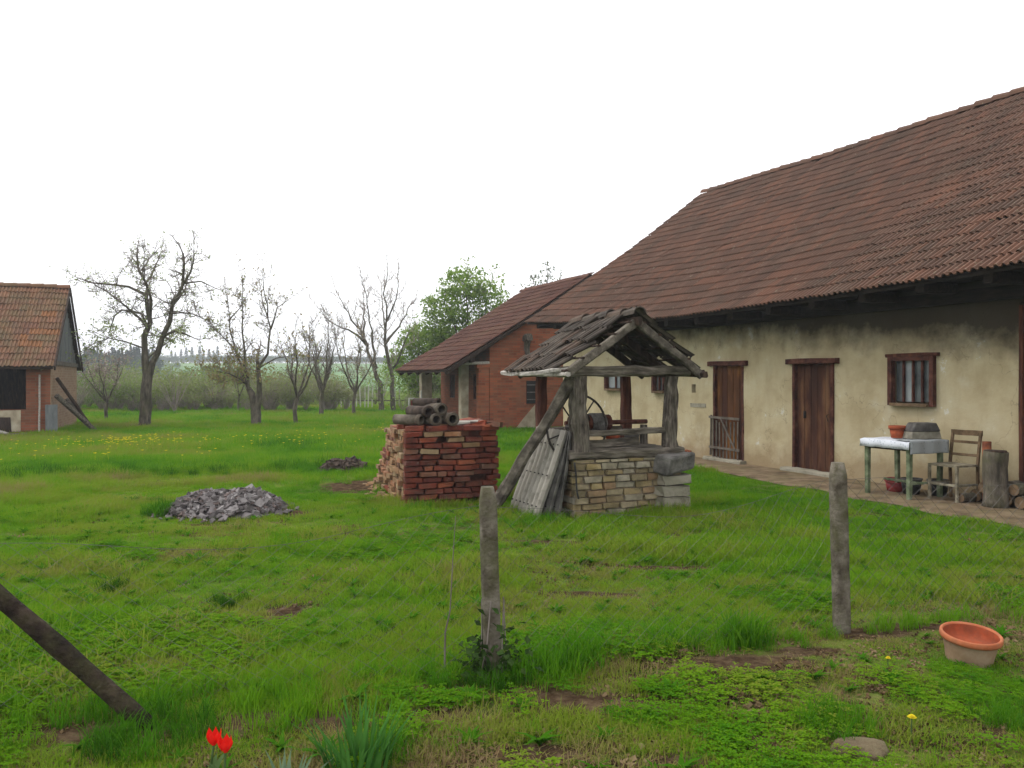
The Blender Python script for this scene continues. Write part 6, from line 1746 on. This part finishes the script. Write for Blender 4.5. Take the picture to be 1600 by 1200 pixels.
keep &= nrng.random(len(x)) > bare_mask(x, y) * 0.985
# how high it grows and how dry it is
fence_d = (y - (4.62 + (x + 0.11) * 0.294))                       # distance behind the fence line
bare = fbm(x, y, 1.1, 21, 3)
front = np.clip((0.4 - fence_d) / 0.6, 0, 1)
dry = np.clip((bare - 0.47) * 5, 0, 1) * (0.45 + 0.55 * front)
right_dry = np.clip((x - 0.3) / 1.5, 0, 1) * front
dry = np.clip(dry + 0.6 * right_dry * np.clip((fbm(x, y, 0.5, 31, 2) - 0.36) * 6, 0, 1), 0, 1)
keep &= nrng.random(len(x)) > dry * 0.42
x, y, dry, front, fence_d = x[keep], y[keep], dry[keep], front[keep], fence_d[keep]
lushn = fbm(x, y, 1.6, 41, 3)
bound = 13.4 + 0.55 * np.abs(x + 6) * (x > -6) * 0.35 + 1.2 * (vnoise(x, y * 0, 2.0, 51) - 0.5)   # edge of the mown part
tallf = np.clip((y - bound) / 0.5, 0, 1) * (x < -0.8) + np.clip((y - 15.5) / 1.5, 0, 1) * (x >= -0.8)
r1 = nrng.random(len(x))
idx = np.where(r1 < 0.5, 0, 1)
med = (lushn > 0.52) & (nrng.random(len(x)) < 0.6)
idx = np.where(med & (front < 0.5), np.where(r1 < 0.5, 2, 3), idx)
idx = np.where(nrng.random(len(x)) < tallf * 0.85, np.where(r1 < 0.5, 2, 3), idx)
idx = np.where((y > 18), np.where(r1 < 0.5, 8, 9), idx)
idx = np.where((nrng.random(len(x)) < dry * 0.7) & (y < 13), 6, idx)
idx = np.where((nrng.random(len(x)) < 0.05) & (y < 11), 7, idx)
cl = (fbm(x, y, 0.8, 95, 2) > 0.62) & (y < 11) & (nrng.random(len(x)) < 0.5)
idx = np.where(cl, np.where(r1 < 0.5, 10, 11), idx)
lit = (nrng.random(len(x)) < 0.03 + 0.22 * dry + 0.10 * front) & (y < 10)
idx = np.where(lit, np.where(r1 < 0.5, 12, 13), idx)
scl = nrng.uniform(0.7, 1.25, len(x)) * (0.85 + 0.5 * (lushn - 0.4)) * (1 + 0.25 * tallf)
clump = fbm(x, y, 0.55, 66, 2) - 0.5
tint = 0.44 + 0.75 * (fbm(x, y, 2.4, 61, 3) - 0.5) + 0.45 * clump + nrng.normal(0, 0.08, len(x)) + 0.12 * (1 - tallf)
scl = scl * (1 + 0.9 * clump)
tint = np.where(idx == 6, 0.80 + nrng.uniform(-.12, .2, len(x)), tint + 0.30 * dry)
tint = np.where(idx == 7, 0.18, tint)
tint = np.where((idx == 10) | (idx == 11), 0.34 + nrng.normal(0, .09, len(x)) + 0.25 * dry, tint)
tint = np.where(idx >= 12, nrng.random(len(x)), tint)
# tall tufts: named spots and along the fence
ext = []
def spot(cx, cy, r, n, k=(4, 5), tn=0.25, s=1.0):
    for _ in range(n):
        a, q = rng.uniform(0, 6.3), r * math.sqrt(rng.random())
        ext.append((cx + q * math.cos(a), cy + q * math.sin(a), rng.choice(k), rng.uniform(0.75, 1.15) * s, tn + rng.uniform(-.1, .12)))
spot(1.42, 5.05, 0.09, 14, s=1.0); spot(0.20, 4.50, 0.20, 16, s=0.75); spot(-0.10, 4.36, 0.14, 12, s=0.55, tn=0.1); spot(-0.40, 4.45, 0.18, 8, s=0.55); spot(0.42, 4.7, 0.12, 9); spot(1.0, 5.0, 0.2, 10, s=0.75)
spot(1.55, 3.85, 0.22, 22, s=0.5); spot(2.35, 3.95, 0.18, 14, s=0.45); spot(-0.9, 4.15, 0.45, 34, s=0.62, tn=0.4); spot(-0.55, 3.6, 0.22, 14, s=0.6); spot(-1.62, 3.72, 0.25, 34, s=0.6, tn=0.15)
spot(-1.85, 4.0, 0.18, 16, s=0.6, tn=0.2); spot(-0.15, 3.7, 0.3, 9, s=0.36, tn=0.4); spot(0.7, 3.6, 0.4, 12, s=0.34, tn=0.4); spot(-2.3, 3.9, 0.35, 14, s=0.5, tn=0.3)
spot(-4.15, 9.8, 0.18, 22, s=0.8, tn=0.15); spot(0.25, 9.35, 0.35, 30, s=0.6); spot(-1.2, 10.2, 0.25, 20, s=0.55); spot(0.9, 9.45, 0.4, 26, s=0.5, tn=0.35); spot(1.9, 10.0, 0.25, 16, s=0.5)
spot(-3.0, 6.3, 0.14, 12, s=0.5, tn=0.0); spot(-2.05, 6.0, 0.14, 12, s=0.45, tn=0.0); spot(-1.0, 9.3, 0.3, 10, s=0.5)
for _ in range(150):
    fx = rng.uniform(-2.9, 3.6); spot(fx, 4.60 + (fx + 0.11) * 0.294 + rng.gauss(0, 0.08), 0.08, 1, s=rng.uniform(0.35, 0.65), tn=0.38)
# clumps along the edge of the unmown meadow
for _ in range(240):
    fx = rng.uniform(-10.5, -2.8); fy = 13.6 + 0.19 * max(fx + 6, 0) * 2 + rng.gauss(0.3, 0.3); spot(fx, fy, 0.1, 1, s=rng.uniform(0.6, 1.0), tn=0.12)
ext = np.array(ext)
x = np.concatenate([x, ext[:, 0]]); y = np.concatenate([y, ext[:, 1]]); idx = np.concatenate([idx, ext[:, 2].astype(int)]); scl = np.concatenate([scl, ext[:, 3]]); tint = np.concatenate([tint, ext[:, 4]])
pts = np.stack([x, y, ground_z(x, y)], 1)
scatter('grass', pts, nrng.uniform(0, 6.28, len(x)), scl, idx, np.clip(tint, 0, 1), kinds, 'green grass of the yard with dry patches and tufts', 'grass')
print('grass tufts', len(x))

# dandelions in the meadow: yellow specks in drifts
mb = MB()
for (cx, cy, rx, ry, n) in ((-9.2, 19.6, 1.6, 1.3, 150), (-12.2, 19.0, 0.5, 0.5, 55), (-5.6, 20.0, 2.2, 1.6, 50), (-8.5, 16.0, 3.0, 1.2, 30), (-10.8, 15.6, 1.0, 0.8, 25), (-3.5, 24, 2.5, 2.0, 30)):
    for _ in range(n):
        px, py = rng.gauss(cx, rx * 0.6), rng.gauss(cy, ry * 0.6); zz = gzf(px, py) + rng.uniform(0.15, 0.24); s = rng.uniform(0.018, 0.040)
        for k in range(5):
            a = k * 1.2566; mb.add([(px, py, zz), (px + s * math.cos(a), py + s * math.sin(a), zz + 0.012), (px + s * math.cos(a + 1.1), py + s * math.sin(a + 1.1), zz + 0.012)], [(0, 1, 2)])
        mb.add([(px - .002, py, zz - 0.2), (px + .002, py, zz - 0.2), (px, py, zz)], [(0, 1, 2)])
o = mb.build('meadow_dandelions', M['yellow_petal']); tag(o, 'drifts of yellow dandelions in the unmown meadow', 'dandelions', kind='stuff')

# scrub behind the orchard and the forest on the hill
def shrub_mesh(h, nst, nl, ls):
    mb = MB()
    for k in range(nst):
        a = rng.uniform(0, 6.3); q = h * rng.uniform(0.1, 0.75)
        p1_ = Vector((math.cos(a) * q * .5, math.sin(a) * q * .5, h * .5)); p2_ = Vector((math.cos(a) * q, math.sin(a) * q, h * rng.uniform(.7, 1.05)))
        mb.cur = 0; mb.tube([(0, 0, 0), p1_, p2_], [0.016, 0.011, 0.005], 3, cap=False)
        for _ in range(nl):
            mb.cur = 1; t = rng.uniform(.2, 1); c = p1_.lerp(p2_, t) + rdir() * h * 0.38 * rng.random(); s = ls * rng.uniform(.6, 1.3)
            E_ = Euler((rng.uniform(-1.2, 1.2), rng.uniform(-1.2, 1.2), rng.uniform(0, 6.3))).to_matrix()
            mb.add([c + E_ @ Vector(v) * s for v in ((-.5, 0, 0), (0, -.3, 0), (.5, 0, 0), (0, .3, 0))], [(0, 1, 2, 3)])
    return mb.mesh('shrub', [M['twig_pale'], M['scrub']])
sh = [shrub_mesh(1.9, 30, 12, 0.12), shrub_mesh(1.3, 24, 24, 0.12), shrub_mesh(2.3, 22, 20, 0.14), shrub_mesh(0.8, 20, 20, 0.10)]
n = 1100
sx = nrng.uniform(-45, 8, n); sy = 40 + 32 * nrng.random(n) ** 1.4
dens = fbm(sx, sy, 7, 71, 2)
gap = (sx / sy > -0.215) & (sx / sy < -0.12)                     # the opening through which the green slope shows
kp = (dens > 0.40) & ~(gap & (nrng.random(n) < 0.8)) & (np.abs(sx) < 0.72 * sy)
sx, sy = sx[kp], sy[kp]
si = nrng.choice([0, 1, 2, 3], len(sx), p=[.4, .35, .1, .15])
scatter('scrub', np.stack([sx, sy, ground_z(sx, sy)], 1), nrng.uniform(0, 6.28, len(sx)), nrng.uniform(.45, 1.15, len(sx)) * (0.6 + 0.8 * fbm(sx, sy, 6, 77, 2)), si, np.clip(fbm(sx, sy, 9, 81, 2) - 0.18 + nrng.normal(0, .15, len(sx)), 0, 1), sh,
        'brownish green scrub along the far side of the orchard', 'scrub')
def far_tree(kind):
    mb = MB(); mb.cur = 0; mb.tube([(0, 0, 0), (0, 0, 3)], [0.18, 0.1], 4, cap=False); mb.cur = 1
    H = {'round': 7, 'cone': 9, 'thin': 8}[kind]
    for _ in range(260):
        if kind == 'cone': t = rng.random(); r_ = 1.9 * (1 - t) * math.sqrt(rng.random()); zz = 1 + 8 * t
        elif kind == 'thin': t = rng.random(); r_ = 0.8 * math.sin(math.pi * (0.08 + .9 * t)) * math.sqrt(rng.random()); zz = 1.5 + 7 * t
        else:
            v = rdir() * rng.random() ** .4; zz = 4.3 + v.z * 2.7; r_ = math.hypot(v.x, v.y) * 2.8
        a = rng.uniform(0, 6.3); s = rng.uniform(.35, .75); E_ = Euler((rng.uniform(-1, 1), rng.uniform(-1, 1), rng.uniform(0, 6.3))).to_matrix()
        c = Vector((r_ * math.cos(a), r_ * math.sin(a), zz)); mb.add([c + E_ @ Vector(v) * s for v in ((-.6, 0, 0), (0, -.5, 0), (.6, 0, 0), (0, .5, 0))], [(0, 1, 2, 3)])
    return mb.mesh('far_tree', [M['twig'], M['forest']])
ft = [far_tree('round'), far_tree('cone'), far_tree('thin')]
fx, fy, fi, fs, fti = [], [], [], [], []
for _ in range(1500):                                             # the wooded crest
    X = rng.uniform(-330, 120); Y = rng.uniform(345, 400)
    fx.append(X); fy.append(Y); fi.append(0 if rng.random() < .92 else 1); fs.append(rng.uniform(.36, .6)); fti.append(rng.uniform(0.2, .8))
for _ in range(700):                                              # dark spruces behind the shed
    Y = rng.uniform(170, 215); X = -Y * rng.uniform(0.43, 0.72)
    fx.append(X); fy.append(Y); fi.append(1 if rng.random() < .3 else 0); fs.append(rng.uniform(.55, .8)); fti.append(rng.uniform(0, .25))
for px in (268, 274, 283, 291, 300, 312, 318, 326, 334, 340, 460, 492, 575, 205):   # single tall poplars on the skyline
    Y = rng.uniform(350, 380); fx.append((px - 800) / 1295 * Y); fy.append(Y); fi.append(2); fs.append(rng.uniform(.6, .95)); fti.append(.35)
for _ in range(420):                                              # hedges on the slope
    X = rng.uniform(-200, -40); Y = rng.uniform(110, 240)
    if -0.24 < X / Y < -0.12 or vnoise(np.array([X]), np.array([Y]), 30, 91)[0] < .5: continue
    fx.append(X); fy.append(Y); fi.append(0); fs.append(rng.uniform(.3, .55)); fti.append(rng.uniform(.5, 1))
fx, fy = np.array(fx), np.array(fy)
scatter('forest', np.stack([fx, fy, np.maximum(hill_z(fx, fy), 0) - 0.3], 1), nrng.uniform(0, 6.28, len(fx)), fs, fi, fti, ft, 'hazy woods and hedges on the far hillside', 'forest')

# ------------------------------------------------------------------ haze
mb = MB(); mb.box((0, 700, 12), (3060, 1640, 30))
hz = mb.build('haze', [])
hm = bpy.data.materials.new('haze_air'); hm.use_nodes = True
nt = hm.node_tree
for nd in list(nt.nodes): nt.nodes.remove(nd)
ho = nt.nodes.new('ShaderNodeOutputMaterial'); pv = nt.nodes.new('ShaderNodeVolumePrincipled')
pv.inputs['Color'].default_value = (0.86, 0.90, 0.95, 1); pv.inputs['Density'].default_value = 0.0011; pv.inputs['Anisotropy'].default_value = 0.2
nt.links.new(pv.outputs[0], ho.inputs['Volume'])
hz.data.materials.append(hm)
tag(hz, 'thin pale spring haze over the whole valley', 'haze', kind='stuff')
